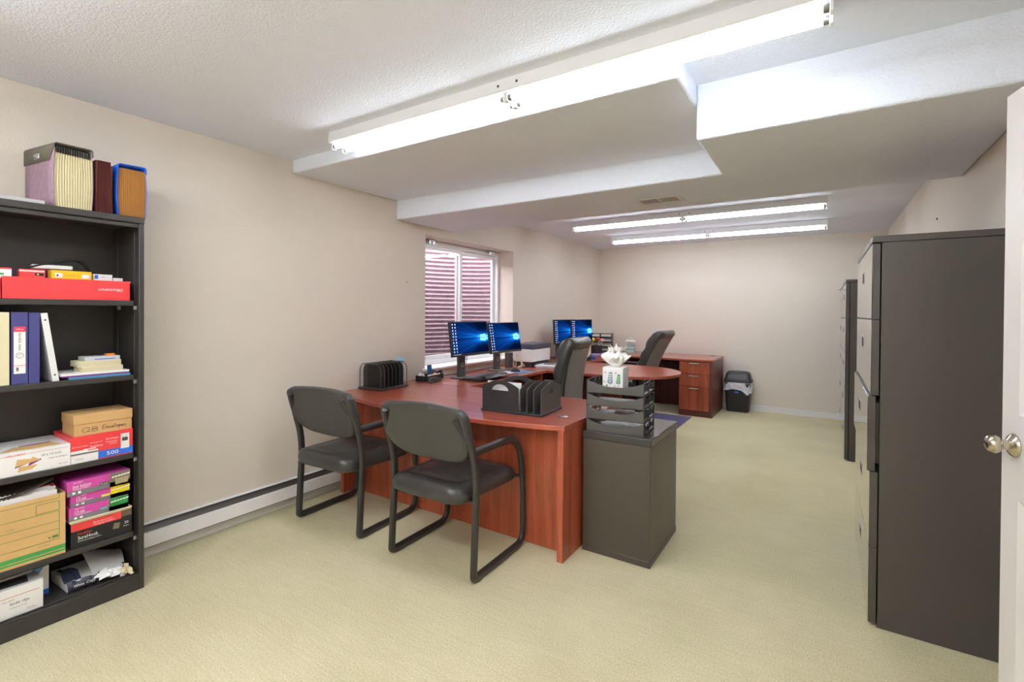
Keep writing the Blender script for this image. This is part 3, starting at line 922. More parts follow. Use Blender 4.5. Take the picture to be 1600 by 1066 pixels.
def monitor(label, cx, cy, cz, yaw, tilt, base_z, group, base_dx=-0.11, taskbar=True):
    w_, h_ = 0.545, 0.32
    t = thing('monitor', label, 'monitor', (cx, cy, base_z), yaw, group)
    cz -= base_z
    pnl = MB().box(-.026, 0, -w_ / 2, w_ / 2, -h_ / 2, h_ / 2).box(-.048, -.026, -.18, .18, -.11, .11).box(-.07, -.048, -.05, .05, -.05, .05).build('panel', PLAST, t, bevel=.003)
    pnl.location = (0, 0, cz); pnl.rotation_euler = (0, -tilt, 0)
    b = 0.007
    s = MB().quad((.0006, -w_ / 2 + b, -h_ / 2 + .014), (.0006, w_ / 2 - b, -h_ / 2 + .014), (.0006, w_ / 2 - b, h_ / 2 - b), (.0006, -w_ / 2 + b, h_ / 2 - b))
    sw, sh = w_ - 2 * b, h_ - b - .014
    y0, z0 = -w_ / 2 + b, -h_ / 2 + .014
    rnd = random.Random(3)
    for c in range(2):
        for r_ in range(10):
            k = .0052
            yy = y0 + .022 + c * .036; zz = z0 + sh - .018 - r_ * .0275
            yy += rnd.uniform(-.002, .002)
            s.quad((.0011, yy - k, zz - k), (.0011, yy + k, zz - k), (.0011, yy + k, zz + k * .9), (.0011, yy - k, zz + k * .9), 2 if (r_ + c * 3) % 7 == 5 else 1)
            s.quad((.0011, yy - k * 1.2, zz - k * 1.75), (.0011, yy + k * 1.2, zz - k * 1.75), (.0011, yy + k * 1.2, zz - k * 1.45), (.0011, yy - k * 1.2, zz - k * 1.45), 1)
    # four-pane window mark, in perspective, and the task bar
    ly, lz = y0 + sw * .86, z0 + sh * .5
    for (ya, yb_, ha, hb) in ((-.046, -.010, .027, .031), (-.006, .036, .0315, .036)):
        for sgn in (1, -1):
            a = (.001, ly + ya, lz + sgn * .0025); b2 = (.001, ly + yb_, lz + sgn * .0025); c2_ = (.001, ly + yb_, lz + sgn * hb); d2 = (.001, ly + ya, lz + sgn * ha)
            if sgn > 0: s.quad(a, b2, c2_, d2, 3)
            else: s.quad(d2, c2_, b2, a, 3)
    s.quad((.0009, y0, z0), (.0009, y0 + sw, z0), (.0009, y0 + sw, z0 + .011), (.0009, y0, z0 + .011), 4)
    for k in range(6):
        yy = y0 + .01 + k * .018
        s.quad((.0013, yy, z0 + .003), (.0013, yy + .006, z0 + .003), (.0013, yy + .006, z0 + .008), (.0013, yy, z0 + .008), 1)
    scr = s.build('screen', [SCREEN, ICON, ICON2, LOGO, INK], pnl, uvbox=((1, y0, y0 + sw), (2, z0, z0 + sh)))
    cl = MB().box(base_dx - .02, base_dx + .012, -.045, .045, 0.010, cz + .05)
    cl.build('column', PLASTG, t, bevel=.004)
    ring = MB()
    ring.tube([(base_dx + .013, .02 * math.cos(a), .12 + .02 * math.sin(a)) for a in [2 * PI * k / 16 for k in range(16)]], .003, seg=6, ref=EX, closed=True)
    ring.build('cable_hole', STEEL, t, smooth=50)
    MB().prism(rrect(.08, .115, .012, 4), 0.0, 0.011).warp(lambda x, y, z: (x + base_dx + .03, y, z)).build('base', PLASTG, t, bevel=.002)
    cb = MB()
    for q in (-.02, .03):
        cb.tube(smooth_path([(-.06, q, cz - .08), (-.09, q + .03, cz - .16), (base_dx - .05, q + .09, .08), (base_dx - .1, q + .06, .008), (base_dx - .13, q - .1, .006)], 6), .003, seg=6)
    cb.build('cable', GREYPL, t, smooth=50)
    return t
MG1, MG2 = 'monitors on the return under the window', 'monitors in the back left corner'
monitor('first monitor from the camera, in front of the left window pane', .393, 3.581, 1.13, R(-1.2), R(7.7), TZ, MG1)
monitor('second monitor from the camera, in front of the right window frame', .34, 4.248, 1.111, R(-2.5), R(9.5), TZ, MG1)
monitor('far monitor in the back left corner, the half hidden one behind the chair', .250, 5.84, 1.122, R(-4), R(3), TZ, MG2)
monitor('far monitor in the back left corner, nearest the black pen cup', .44, 5.97, 1.125, R(-5), R(2), TZ, MG2)

# curved black keyboard
kb = thing('keyboard', 'curved black ergonomic keyboard in front of the first monitor', 'keyboard', (.52, 3.68, TZ), R(4))
def kf(x, y, z):
    r_ = abs(y) / .24
    return (x - .05 * (y / .24) ** 2 + .02, y, z + .022 * (1 - r_ * r_) + .012 * (x + .1) / .2)
m = MB()
m.grid(lambda u, vv: kf(-.115 + .23 * vv, -.25 + .5 * u, .012 + .006 * math.sin(PI * vv)), 24, 10)
m.grid(lambda u, vv: kf(-.115 + .23 * (1 - vv), -.25 + .5 * u, 0.0), 24, 10)
for xx in (-.115, .115):
    m.grid(lambda u, vv, xx=xx: kf(xx, -.25 + .5 * u, .012 * (vv if xx > 0 else 1 - vv)), 24, 2)
for yy in (-.25, .25):
    m.grid(lambda u, vv, yy=yy: kf(-.115 + .23 * u, yy, .012 * (vv if yy < 0 else 1 - vv)), 10, 2)
m.build('case', PLAST, kb, smooth=50)
kms = (MB(), MB())
for r_ in range(6):
    for c in range(19):
        yy = -.235 + c * .0262
        if abs(yy) < .012: continue
        xx = -.095 + r_ * .0225
        km = kms[0 if yy < 0 else 1]
        st_ = len(km.v)
        km.box(xx - .0088, xx + .0088, yy - .0105, yy + .0105, .016, .0225, 1 if (r_ == 0 and c % 3 == 0) else 0)
        km.warp(kf, st_)
for km in kms:
    km.build('key_block', [mat('key_grey', '#5A5856', 0.3), GREYPL], kb)
m = MB().grid(lambda u, vv: kf(.05 + .085 * vv, -.2 + .4 * u, .020 + .010 * math.sin(PI * vv) - .02 * vv ** 3), 20, 6)
m.build('palm_rest', LEATH, kb, smooth=60)

tag(put(MB().prism(rrect(.10, .115, .01, 4), 0, .004), 'mouse_mat', PADB, (.50, 4.27, TZ), rotz=R(-8)), 'pale blue mouse mat on the window return', 'mouse mat')
ms = thing('computer_mouse', 'black computer mouse resting on the pale blue mat', 'mouse', (.48, 4.235, TZ + .004), R(10))
MB().grid(lambda u, vv: ((.052 * math.cos(2 * PI * u) * math.sin(vv * PI / 2)), .032 * math.sin(2 * PI * u) * math.sin(vv * PI / 2), .036 * math.cos(vv * PI / 2) ** .7 * (1 - .25 * math.cos(2 * PI * u) * vv)), 20, 9, closeu=True).build('shell', PLAST, ms, smooth=70)
MB().cyl((-.025, -.003, .033), (-.025, .003, .033), .008, seg=12).build('wheel', GREYPL, ms, smooth=40)

# printer, its papers and calculator
pr = thing('printer', 'white desktop printer with dark top band on the window return', 'printer', (.22, 4.90, TZ))
MB().box(-.06, .19, -.22, .22, .055, .20).build('body', WHITEP, pr, bevel=.008)
MB().box(-.06, .196, -.22, .22, .202, .262).build('scanner_lid', mat('printer_dark', '#4A4858', .45), pr, bevel=.006)
MB().box(-.05, .17, -.2, .2, 0, .053).build('base', mat('printer_base', '#35333C', .5), pr, bevel=.004)
MB().box(.17, .20, -.17, .17, .012, .03).box(.195, .203, -.17, .17, .03, .045).build('paper_tray', mat('printer_base', '#35333C', .5), pr, bevel=.004)
def paper_pile(label, loc, w_, d_, n, rot, name='paper_sheet', m_=WHITE, group='loose papers by the printer'):
    mb = MB()
    rr = random.Random(int(loc[1] * 1000))
    for k in range(n):
        a = rr.uniform(-.12, .12); ox, oy = rr.uniform(-.012, .012), rr.uniform(-.012, .012)
        st_ = len(mb.v)
        mb.box(-w_ / 2, w_ / 2, -d_ / 2, d_ / 2, k * .0022, k * .0022 + .0016)
        mb.xf(Matrix.Translation((ox, oy, 0)) @ Matrix.Rotation(a, 4, 'Z'), st_)
    return tag(mb.build(name, m_, loc=loc, rotz=rot), label, 'papers', group)
paper_pile('fanned stack of white papers lying in front of the printer', (.535, 4.84, TZ), .22, .30, 12, R(15))
paper_pile('white sheet under the base of the second monitor', (.43, 4.13, TZ), .16, .2, 2, R(-12))
ca = thing('calculator', 'small grey desk calculator lying on the papers by the printer', 'calculator', (.55, 4.88, TZ + .0285), R(12))
MB().box(-.07, .07, -.055, .055, 0, .018).build('case', GREYPL, ca, bevel=.004)
k_ = MB()
for a in range(5):
    for b_ in range(5):
        k_.box(-.02 + a * .018 - .006, -.02 + a * .018 + .006, -.042 + b_ * .02 - .007, -.042 + b_ * .02 + .007, .018, .022)
k_.build('keys', PLASTG, ca)
MB().box(-.062, -.035, -.045, .045, .0182, .021).build('display', INK, ca)
tag(MB().tube(smooth_path([(.30, 4.52, TZ + .006), (.28, 4.56, TZ + .07), (.26, 4.60, TZ + .14), (.30, 4.63, TZ + .06), (.33, 4.66, TZ + .02), (.28, 4.60, TZ + .012), (.35, 4.56, TZ + .008), (.30, 4.64, TZ + .10), (.27, 4.58, TZ + .16)], 8), .0035, seg=6, ref=EZ).tube(smooth_path([(.34, 4.50, TZ + .008), (.33, 4.58, TZ + .03), (.29, 4.65, TZ + .10), (.32, 4.62, TZ + .05), (.36, 4.62, TZ + .008)], 8), .003, seg=6, ref=EZ).build('cable_tangle', CREAM, smooth=60), 'tangle of pale cables behind the second monitor', 'cables')
tag(MB().tube(smooth_path([(.06, 3.30, TZ + .004), (.10, 3.6, TZ + .006), (.14, 3.85, TZ + .012), (.10, 4.05, TZ + .004), (.13, 4.3, TZ + .02), (.09, 4.5, TZ + .004)], 8), .0045, seg=6, ref=EZ).build('cable', PLASTG, smooth=60), 'dark cable along the back edge of the window return', 'cable')

dv_ = MB().box(-.03, .03, -.035, .035, 0, .17).box(.0302, .032, -.025, .025, .02, .15)
tag(put(dv_, 'dark_box', PLASTG, (.20, 4.53, TZ), bevel=.004), 'small upright dark box behind the second monitor', 'box')

# black mesh file sorter
so = thing('file_sorter', 'black wire mesh file sorter on the desk corner by the left wall', 'file sorter', (.145, 2.745, TZ), R(4))
MB().prism(rrect(.125, .165, .012, 4), 0.004, .016).build('base', STEELB, so, bevel=.002)
for sx in (-1, 1):
    for sy in (-1, 1):
        MB().cyl((sx * .11, sy * .15, 0), (sx * .11, sy * .15, .005), .008, seg=10).build('foot', PLAST, so)
def arch(w_, h_):
    return [(-w_, 0.016)] + [(-w_ + (w_ * .42) * (1 - math.cos(PI / 2 * k / 6)), h_ * .70 + h_ * .30 * math.sin(PI / 2 * k / 6)) for k in range(7)] + [(w_ - (w_ * .42) * (1 - math.cos(PI / 2 * (6 - k) / 6)), h_ * .70 + h_ * .30 * math.sin(PI / 2 * (6 - k) / 6)) for k in range(7)] + [(w_, 0.016)]
for k in range(8):
    yy = -.150 + k * .0428
    A = arch(.113, .205)
    dv = MB().tube([(p[0], yy, p[1]) for p in A], .0035, seg=6, ref=EY).build('divider', STEELB, so, smooth=60)
    if k not in (0, 7):
        q = MB(); q.add([(p[0], yy - .0006, p[1]) for p in A] + [(p[0], yy + .0006, p[1]) for p in A], [tuple(range(len(A))), tuple(range(2 * len(A) - 1, len(A) - 1, -1))])
        q.build('mesh_sheet', MESHM, dv)
tag(put(MB().box(-.04, .04, -.001, .001, 0, .225), 'card', LBLUE, (.16, 2.905, TZ + .017), rotz=R(6)), 'pale blue card standing up in the mesh file sorter', 'card')
tag(put(MB().box(-.05, .04, -.002, .002, 0, .19), 'folder', OLIVE, (.15, 2.878, TZ + .017), rotz=R(3)), 'dark olive folder standing in the mesh file sorter', 'folder')

# desk caddy with pens and notes, stapler, tape
cd = thing('desk_caddy', 'low black desk caddy of small stationery below the window sill', 'caddy', (.15, 3.29, TZ), R(5))
MB().box(-.055, .055, -.135, .135, 0, .004).box(-.055, -.05, -.135, .135, 0, .05).box(.05, .055, -.135, .135, 0, .045).box(-.055, .055, -.135, -.13, 0, .05).box(-.055, .055, .13, .135, 0, .05).box(-.05, .05, -.03, -.027, 0, .045).box(-.05, .05, .055, .058, 0, .06).build('tray', PLAST, cd, bevel=.001)
MB().tube(round_path([(-.05, .058, .05), (-.05, .07, .078), (-.05, .12, .078), (-.05, .134, .05)], .01), .004, seg=6).tube(round_path([(.05, .058, .05), (.05, .07, .078), (.05, .12, .078), (.05, .134, .05)], .01), .004, seg=6).build('rail', STEELB, cd, smooth=50)
tag(put(MB().prism([(-.045, 0), (.035, 0), (.010, .085), (-.062, .085)], -.002, .002, 0), 'sticky_note', TEAL, (.15, 3.30, TZ + .052), rotz=R(12)), 'blue slanted note card sticking up from the desk caddy', 'note')
tag(put(MB().prism([(-.03, 0), (.02, 0), (.008, .06), (-.03, .055)], -.0015, .0015, 0), 'paper_slip', ORANGE, (.175, 3.335, TZ + .006), rotz=R(10)), 'orange paper slip in the desk caddy', 'note')
tag(put(MB().cyl((-.012, 0, .032), (.012, 0, .032), .032, seg=24), 'tape_roll', WHITEP, (.135, 3.195, TZ + .0045), smooth=40), 'white tape roll in the near end of the desk caddy', 'tape')
tag(put(MB().cyl((-.013, 0, .038), (.013, 0, .038), .038, seg=24), 'tape_dispenser', mat('dark_plum', '#3A1830', .4), (.16, 3.395, TZ + .0045), smooth=40), 'dark plum tape roll at the far end of the desk caddy', 'tape')
for lab, m_, a, b_ in (('pale pink pen lying across the desk caddy', PINKP, (.21, 3.20, TZ + .049), (.205, 3.36, TZ + .051)), ('white pen lying across the desk caddy', WHITEP, (.19, 3.22, TZ + .049), (.19, 3.38, TZ + .052))):
    tag(MB().cyl(a, b_, .0045, seg=8).build('pen', m_, smooth=40), lab, 'pen')
stp = thing('stapler', 'black stapler lying beside the desk caddy', 'stapler', (.275, 3.22, TZ), R(100))
MB().box(-.085, .085, -.018, .018, 0, .012).build('base', PLAST, stp, bevel=.004)
MB().prism([(-.085, .014), (.085, .014), (.09, .022), (.02, .04), (-.08, .05)], -.017, .017, 1).xf(Matrix(((0, 0, 1, 0), (0, 1, 0, 0), (1, 0, 0, 0), (0, 0, 0, 1)))).warp(lambda x, y, z: (x, y, z)).build('arm', PLASTG, stp, bevel=.003)

# black desktop organizer with handles
og = thing('desktop_organizer', 'black desktop file organizer with cut-out handles on the bow-front desk', 'organizer', (1.55, 2.63, TZ + .0005), R(3.5))
MB().box(-.213, .213, -.155, .155, 0, .014).build('base', PLAST, og, bevel=.002)
def arch_panel(w_, h_, hole=True):
    """outline with an arched top; handle slot cut by building the sheet as a ring of quads."""
    n = 24
    top = []
    for k in range(n + 1):
        x = -w_ + 2 * w_ * k / n
        top.append((x, h_ * (.78 + .22 * math.sin(PI * k / n) ** .9)))
    return top
def sheet(mb, place, w_, h_, th, hole=None):
    """place(x, z, side) maps to world; hole=(half width, z0, z1) with an arched top."""
    top = arch_panel(w_, h_)
    n = len(top)
    for sd in (0, 1):
        vs, fs = [], []
        for (x, zt) in top:
            if hole and abs(x) < hole[0] * .999:
                zh = hole[1]; zk = hole[1] + (hole[2] - hole[1]) * math.sqrt(max(0, 1 - (x / hole[0]) ** 2))
            else:
                zh = zk = (hole[1] if hole else zt * .5)
            vs += [place(x, 0, sd), place(x, zh, sd), place(x, zk, sd), place(x, zt, sd)]
        for i in range(n - 1):
            for a in (0, 2):
                q = (i * 4 + a, (i + 1) * 4 + a, (i + 1) * 4 + a + 1, i * 4 + a + 1)
                fs.append(q if sd == 0 else q[::-1])
        mb.add(vs, fs)
    # rim
    rim = [(-w_, 0)] + top + [(w_, 0)]
    vs = [place(x, z, 0) for x, z in rim] + [place(x, z, 1) for x, z in rim]
    k = len(rim)
    mb.add(vs, [(i, i + 1, k + i + 1, k + i) for i in range(k - 1)])
    if hole:
        hp = [(hole[0] * math.cos(PI * i / 12), hole[1] + (hole[2] - hole[1]) * math.sin(PI * i / 12)) for i in range(13)]
        vs = [place(x, z, 0) for x, z in hp] + [place(x, z, 1) for x, z in hp]
        k = len(hp)
        mb.add(vs, [(i, (i + 1) % k, k + (i + 1) % k, k + i) for i in range(k)])
for yy, nm in ((-.145, 'front_panel'), (.10, 'rear_panel')):
    mb = MB()
    sheet(mb, lambda x, z, sd, yy=yy: (-.078 + x, yy + .005 * sd, z + .014), .130, .185, .005, (.060, .122, .160))
    mb.build(nm, PLAST, og)
for k, xx in enumerate((.062, .108, .154, .203)):
    mb = MB()
    sheet(mb, lambda y, z, sd, xx=xx: (xx + .005 * sd, y, z + .014), .145, .178, .005, (.036, .105, .146) if k == 3 else None)
    mb.build('divider', PLASTG if k < 3 else mat('organizer_end', '#4A4844', .3), og)
tag(put(MB().box(-.12, .125, -.002, .004, 0, .166), 'folder', WHITE, (1.468, 2.545, TZ + .016), rotz=R(3.5)), 'white folder standing inside the black desktop organizer', 'folder')

# four stacked letter trays on the low cabinet
TRX, TRY, TRR = 2.175, 2.725, R(5)
def scroll(mb, c, r0, turns, sgn, th, place):
    pts = []
    for k in range(int(16 * turns) + 1):
        a = sgn * 2 * PI * k / 16 + th
        r_ = r0 * (1 - .8 * k / (16 * turns))
        pts.append(place(c[0] + r_ * math.cos(a), c[1] + r_ * math.sin(a)))
    mb.tube(pts, .0032, seg=5, ref=EX, cap=True)
def letter_tray(label, z):
    t = thing('letter_tray', label, 'letter tray', (TRX, TRY, z), TRR, 'four stacked black letter trays on the low cabinet')
    w2, d2, hh = .165, .135, .070
    MB().box(-w2, w2, -d2, d2, 0, .004).build('tray_floor', PLAST, t)
    n = 24
    vs, fs = [], []
    for k in range(n + 1):
        x = -w2 + 2 * w2 * k / n
        zt = hh - .034 * (1 - abs(2 * k / n - 1) ** 2.2)
        vs += [(x, -d2, -.002), (x, -d2, zt), (x, -d2 + .004, zt), (x, -d2 + .004, -.002)]
    for k in range(n):
        for a in range(4):
            b_ = (a + 1) % 4
            fs.append((k * 4 + a, k * 4 + b_, (k + 1) * 4 + b_, (k + 1) * 4 + a)[::-1])
    fs += [(0, 1, 2, 3), (n * 4 + 3, n * 4 + 2, n * 4 + 1, n * 4)]
    m_ = MB(); m_.add(vs, fs)
    m_.build('front_panel', PLASTG, t)
    for s in (-1, 1):
        mb = MB()
        x = s * (w2 - .002)
        P = lambda y, zz, x=x: (x, y, zz)
        mb.box(x - .002, x + .002, -d2, d2, 0, .008).box(x - .002, x + .002, -d2, -d2 + .008, 0, hh).box(x - .002, x + .002, d2 - .01, d2, 0, hh - .01).box(x - .002, x + .002, -.005, .005, 0, hh)
        mb.tube([P(-d2, hh - .002), P(-.02, hh - .002)], .003, seg=5, ref=EX).tube(smooth_path([P(-.02, hh - .002), P(.06, hh), P(d2 - .02, hh - .01), P(d2, hh - .03)], 4), .003, seg=5, ref=EX)
        for c, r0, sg in (((-.095, .040), .026, 1), ((-.042, .030), .021, -1), ((.040, .038), .027, 1), ((.095, .030), .021, -1)):
            scroll(mb, c, r0, 1.7, sg, R(90), P)
        mb.build('side_panel', PLAST, t, smooth=60)
    return t
for k, nm in enumerate(('bottom one of the four stacked black letter trays on the low cabinet', 'black letter tray second from the bottom of the stack', 'black letter tray second from the top of the stack', 'topmost black letter tray, the one holding the tissue box')):
    letter_tray(nm, .698 + .0022 + .0745 * k)
tr_dir = Matrix.Rotation(TRR, 4, 'Z')
def tr_at(x, y, z): 
    p = tr_dir @ Vector((x, y, 0)); return (TRX + p.x, TRY + p.y, z)
tag(put(MB().box(-.135, .135, -.10, .10, 0, .006), 'paper_sheet', WHITE, (*tr_at(0.01, .02, .7045)[:2], .7045), rotz=TRR), 'white papers lying in the bottom letter tray', 'papers')
tag(put(MB().box(-.10, -.02, -.09, .09, 0, .004), 'paper_sheet', WHITE, (*tr_at(-.0, .02, .779)[:2], .779), rotz=TRR), 'white paper lying in the second letter tray', 'papers')
tag(put(MB().box(-.06, .05, -.08, .08, 0, .010), 'notebook', mat('brown_card', '#8A5A48', .6), (*tr_at(0.02, .03, .7835)[:2], .7835), rotz=TRR + R(10)), 'brown notebook lying in the second letter tray', 'notebook')

# tissue boxes
def tissue(label, loc, rotz, s, m_, decor):
    t = thing('tissue_box', label, 'tissue box', loc, rotz)
    b_ = MB().box(-s / 2, s / 2, -s / 2, s / 2, 0, s * 1.06)
    if decor:
        def sprig(cx, cz, hgt, m, lean_):
            o = Vector((0, -s / 2, 0))
            n = 5
            b_.poly([(cx - .0008, cz), (cx + .0012, cz), (cx + lean_ + .0008, cz + hgt), (cx + lean_ - .0004, cz + hgt)], o, EX, EZ, m)
            for k in range(n):
                f_ = (k + .4) / n
                bx, bz = cx + lean_ * f_, cz + hgt * f_
                for sg in (-1, 1):
                    L = hgt * .36 * (1 - .35 * f_)
                    tx, tz = bx + sg * L * .72, bz + L * .75
                    px, pz = -(tz - bz) * .24, (tx - bx) * .24
                    mx_, mz_ = (bx + tx) / 2, (bz + tz) / 2
                    pp = [(bx, bz), (mx_ - px, mz_ - pz), (tx, tz), (mx_ + px, mz_ + pz)]
                    b_.poly(pp, o, EX, EZ, m, off=.0006)
            b_.poly([(cx + lean_ - .004, cz + hgt), (cx + lean_, cz + hgt - .004), (cx + lean_ + .004, cz + hgt), (cx + lean_, cz + hgt + .012)], o, EX, EZ, m, off=.0006)
        sprig(-.016, .026, .072, 1, .004); sprig(.034, .030, .056, 2, .003)
        for (px, pz, q) in ((-.045, .10, .009), (.018, .098, .010), (-.05, .045, .008), (.012, .018, .009)):
            b_.poly([(px + q * math.cos(2 * PI * k / 7), pz + q * .8 * math.sin(2 * PI * k / 7)) for k in range(7)], (0, -s / 2, 0), EX, EZ, 3)
        b_.poly([(-.035 + .005 * math.cos(2 * PI * k / 8), .022 + .005 * math.sin(2 * PI * k / 8)) for k in range(8)], (0, -s / 2, 0), EX, EZ, 4)
        b_.poly([(.036 + .003 * math.cos(2 * PI * k / 8), .024 + .003 * math.sin(2 * PI * k / 8)) for k in range(8)], (0, -s / 2, 0), EX, EZ, 4)
        for k in range(4):
            b_.rect((s / 2, -.04 + k * .024, .03 + .02 * (k % 2)), EY, EZ, .012, .02, 3)
    else:
        b_.box(-s / 2 - .0006, s / 2 + .0006, -s / 2 - .0006, s / 2 + .0006, 0, s * .35, 1)
        b_.box(-s / 2 - .0006, s / 2 + .0006, -s / 2 - .0006, s / 2 + .0006, s * .62, s * .72, 2)
    b_.build('carton', [m_, LEAFB, LEAFG, PINKP, INK] if decor else [m_, mat('pale_teal', '#B9D0CF', .6), WHITE], t)
    rr = random.Random(5)
    n = 26
    ph = [rr.uniform(0, 2 * PI) for _ in range(6)]
    q_ = s / .115
    def crumple(a, v_):
        return (.16 * math.sin(3 * a + ph[0] + 2.2 * v_) + .13 * math.sin(5 * a + ph[1] - 3 * v_) + .10 * math.sin(9 * a + ph[2] + 5 * v_) + .07 * math.sin(14 * a + ph[3] - 9 * v_) + .05 * math.sin(23 * a + 13 * v_))
    def tf(u, vv):
        a = 2 * PI * u
        base = .012 + .056 * math.sin(min(1, vv * 1.25) * PI / 2) ** 1.2 - .030 * max(0, vv - .7) / .3
        r_ = base * (1 + crumple(a, vv) * (.3 + vv))
        z = s * 1.06 - .004 + (.088 * vv + .16 * .088 * vv * crumple(a + 1.1, vv * 1.7) * 2.2) * q_
        return (r_ * q_ * math.cos(a) * 1.08, r_ * q_ * math.sin(a) * .85, z)
    tm = MB().grid(tf, 90, 18, closeu=True)
    def tf2(u, vv):
        a = 2 * PI * u
        r_ = (.003 + .036 * vv) * (1 + 1.2 * vv * crumple(a + 2.0, vv))
        return (r_ * q_ * math.cos(a) + .004, r_ * q_ * math.sin(a), s * 1.06 + (.03 + .078 * vv + .05 * vv * crumple(a, vv * 2)) * q_)
    tm.grid(tf2, 60, 12, closeu=True)
    for (a, L_, zt) in ((R(185), .082, .058), (R(-5), .088, .062), (R(250), .060, .045)):
        c_, n_ = math.cos(a), math.sin(a)
        tm.grid(lambda u, vv: ((.02 + (L_ - .02) * vv) * q_ * c_ - n_ * (u - .5) * .06 * (1 - vv ** 1.5) * q_, (.02 + (L_ - .02) * vv) * q_ * n_ + c_ * (u - .5) * .06 * (1 - vv ** 1.5) * q_, s * 1.06 + (.022 + (zt - .022) * vv + .010 * math.sin(PI * u) + .004 * math.sin(9 * u + 7 * vv)) * q_), 7, 7)
    tm.build('tissue', TISSUE, t, smooth=45)
    return t
p = tr_at(-.045, .045, 0)
tissue('white tissue box with leaf sprigs in the topmost letter tray', (p[0], p[1], .698 + .0022 + .0745 * 3 + .0042), R(4), .122, WHITE, True)
tissue('pale teal tissue box on the credenza against the back wall', (.66, 7.28, CZ), R(10), .11, TEALB, False)

# back-left corner: pen cup, tray tower, phone, papers
pc = thing('pen_cup', 'black pen cup full of bright pens in the back left corner', 'pen cup', (.258, 6.88, CZ))
MB().lathe([(.001, 0), (.080, 0), (.084, .004), (.090, .115), (.086, .115), (.079, .008), (.001, .008)], (0, 0, 0), 'z', 20).build('cup', PLAST, pc, smooth=40)
for i, (lab, m_, x, y, h_) in enumerate((('yellow pen in the black pen cup', YELLOW2, -.02, -.03, .21), ('red flower-topped pen in the black pen cup', REDBOX, .02, -.01, .22), ('pink pen in the black pen cup', PINKP, .05, .01, .20), ('green pen in the black pen cup', GREENF, -.01, .03, .19))):
    x *= 1.35; y *= 1.3; px, py = .258 + x * .7, 6.88 + y * .7
    mb = MB().cyl((px, py, CZ + .010), (px + x * .6, py + y * .6, CZ + h_ - .02), .004, seg=8)
    mb.lathe([(.001, -.026), (.026, -.012), (.034, .004), (.026, .022), (.001, .03)], (px + x * .6, py + y * .6, CZ + h_ - .01), 'z', 12)
    tag(mb.build('pen', m_, smooth=50), lab, 'pen')
for s, lab in ((-1, 'white scissor handle on the left of the black pen cup'), (1, 'white scissor handle on the right of the black pen cup')):
    sc_ = MB().tube([(.258 + s * .064 + .018 * math.cos(a), 6.85, CZ + .142 + .028 * math.sin(a)) for a in [2 * PI * k / 14 for k in range(14)]], .005, seg=6, ref=EY, closed=True)
    sc_.cyl((.258 + s * .058, 6.85, CZ + .115), (.258 + s * .05, 6.86, CZ + .012), .004, seg=6)
    tag(sc_.build('scissors', WHITEP, smooth=60), lab, 'scissors', 'scissors in the black pen cup')
def mini_tray(label, k):
    k_i = k
    t = thing('desk_tray', label, 'desk tray', (.215, 7.2, CZ + .0725 * k), R(16), 'four stacked black desk trays in the back left corner')
    w2 = .165
    m_ = MB().box(-w2, w2, -.12, .12, 0, .006).box(-w2, -w2 + .012, -.12, -.095, .006, .072).box(w2 - .012, w2, -.12, -.095, .006, .072).box(-w2, -w2 + .012, .095, .12, .006, .072).box(w2 - .012, w2, .095, .12, .006, .072).box(-.02, .0, -.12, -.11, .006, .072)
    m_.box(-w2, w2, -.12, -.112, .006, .022).box(-w2, w2, -.12, -.112, .062, .072)
    m_.build('frame', PLAST, t)
    MB().box(-.15, .15, -.10, .10, .0062, .045 - .008 * (k_i % 2)).build('paper', WHITE, t)
    return t
for k, lb in enumerate(('bottom black desk tray of the stack behind the pen cup', 'second black desk tray up behind the pen cup', 'third black desk tray up behind the pen cup', 'top black desk tray of the stack behind the pen cup')):
    mini_tray(lb, k)
ph_ = thing('desk_phone', 'black desk phone on the edge of the peninsula desk below the far monitors', 'phone', (.53, 5.74, TZ), R(80))
MB().prism([(-.09, 0), (.09, 0), (.09, .02), (-.09, .05)], -.1, .1, 0).build('base', PLAST, ph_, bevel=.003)
MB().tube(round_path([(-.07, -.06, .04), (-.07, -.06, .06), (-.07, .06, .072), (-.07, .06, .05)], .02), .014, .018, 8, ref=EX).build('handset', PLASTG, ph_, smooth=60)
tag(put(MB().box(-.10, .10, -.03, .03, 0, .012).box(-.08, .06, -.02, .02, .012, .02), 'notepad', mat('lilac_pad', '#A9A3D8', .6), (.40, 6.62, TZ), rotz=R(20)), 'lilac notepad on the corner return in front of the pen cup', 'notepad')
tag(put(MB().box(-.05, .05, -.03, .03, 0, .035).cyl((-.02, 0, .035), (-.02, 0, .06), .018), 'tape_dispenser', mat('blue_plastic', '#3C57A0', .4), (.575, 6.00, TZ), bevel=.003), 'blue tape dispenser in front of the cream box on the corner return', 'tape dispenser')
tag(put(MB().box(-.025, .025, -.125, .135, 0, .19), 'cream_box', CREAM, (.475, 5.99, TZ), bevel=.002), 'cream box standing below the far right monitor', 'box')

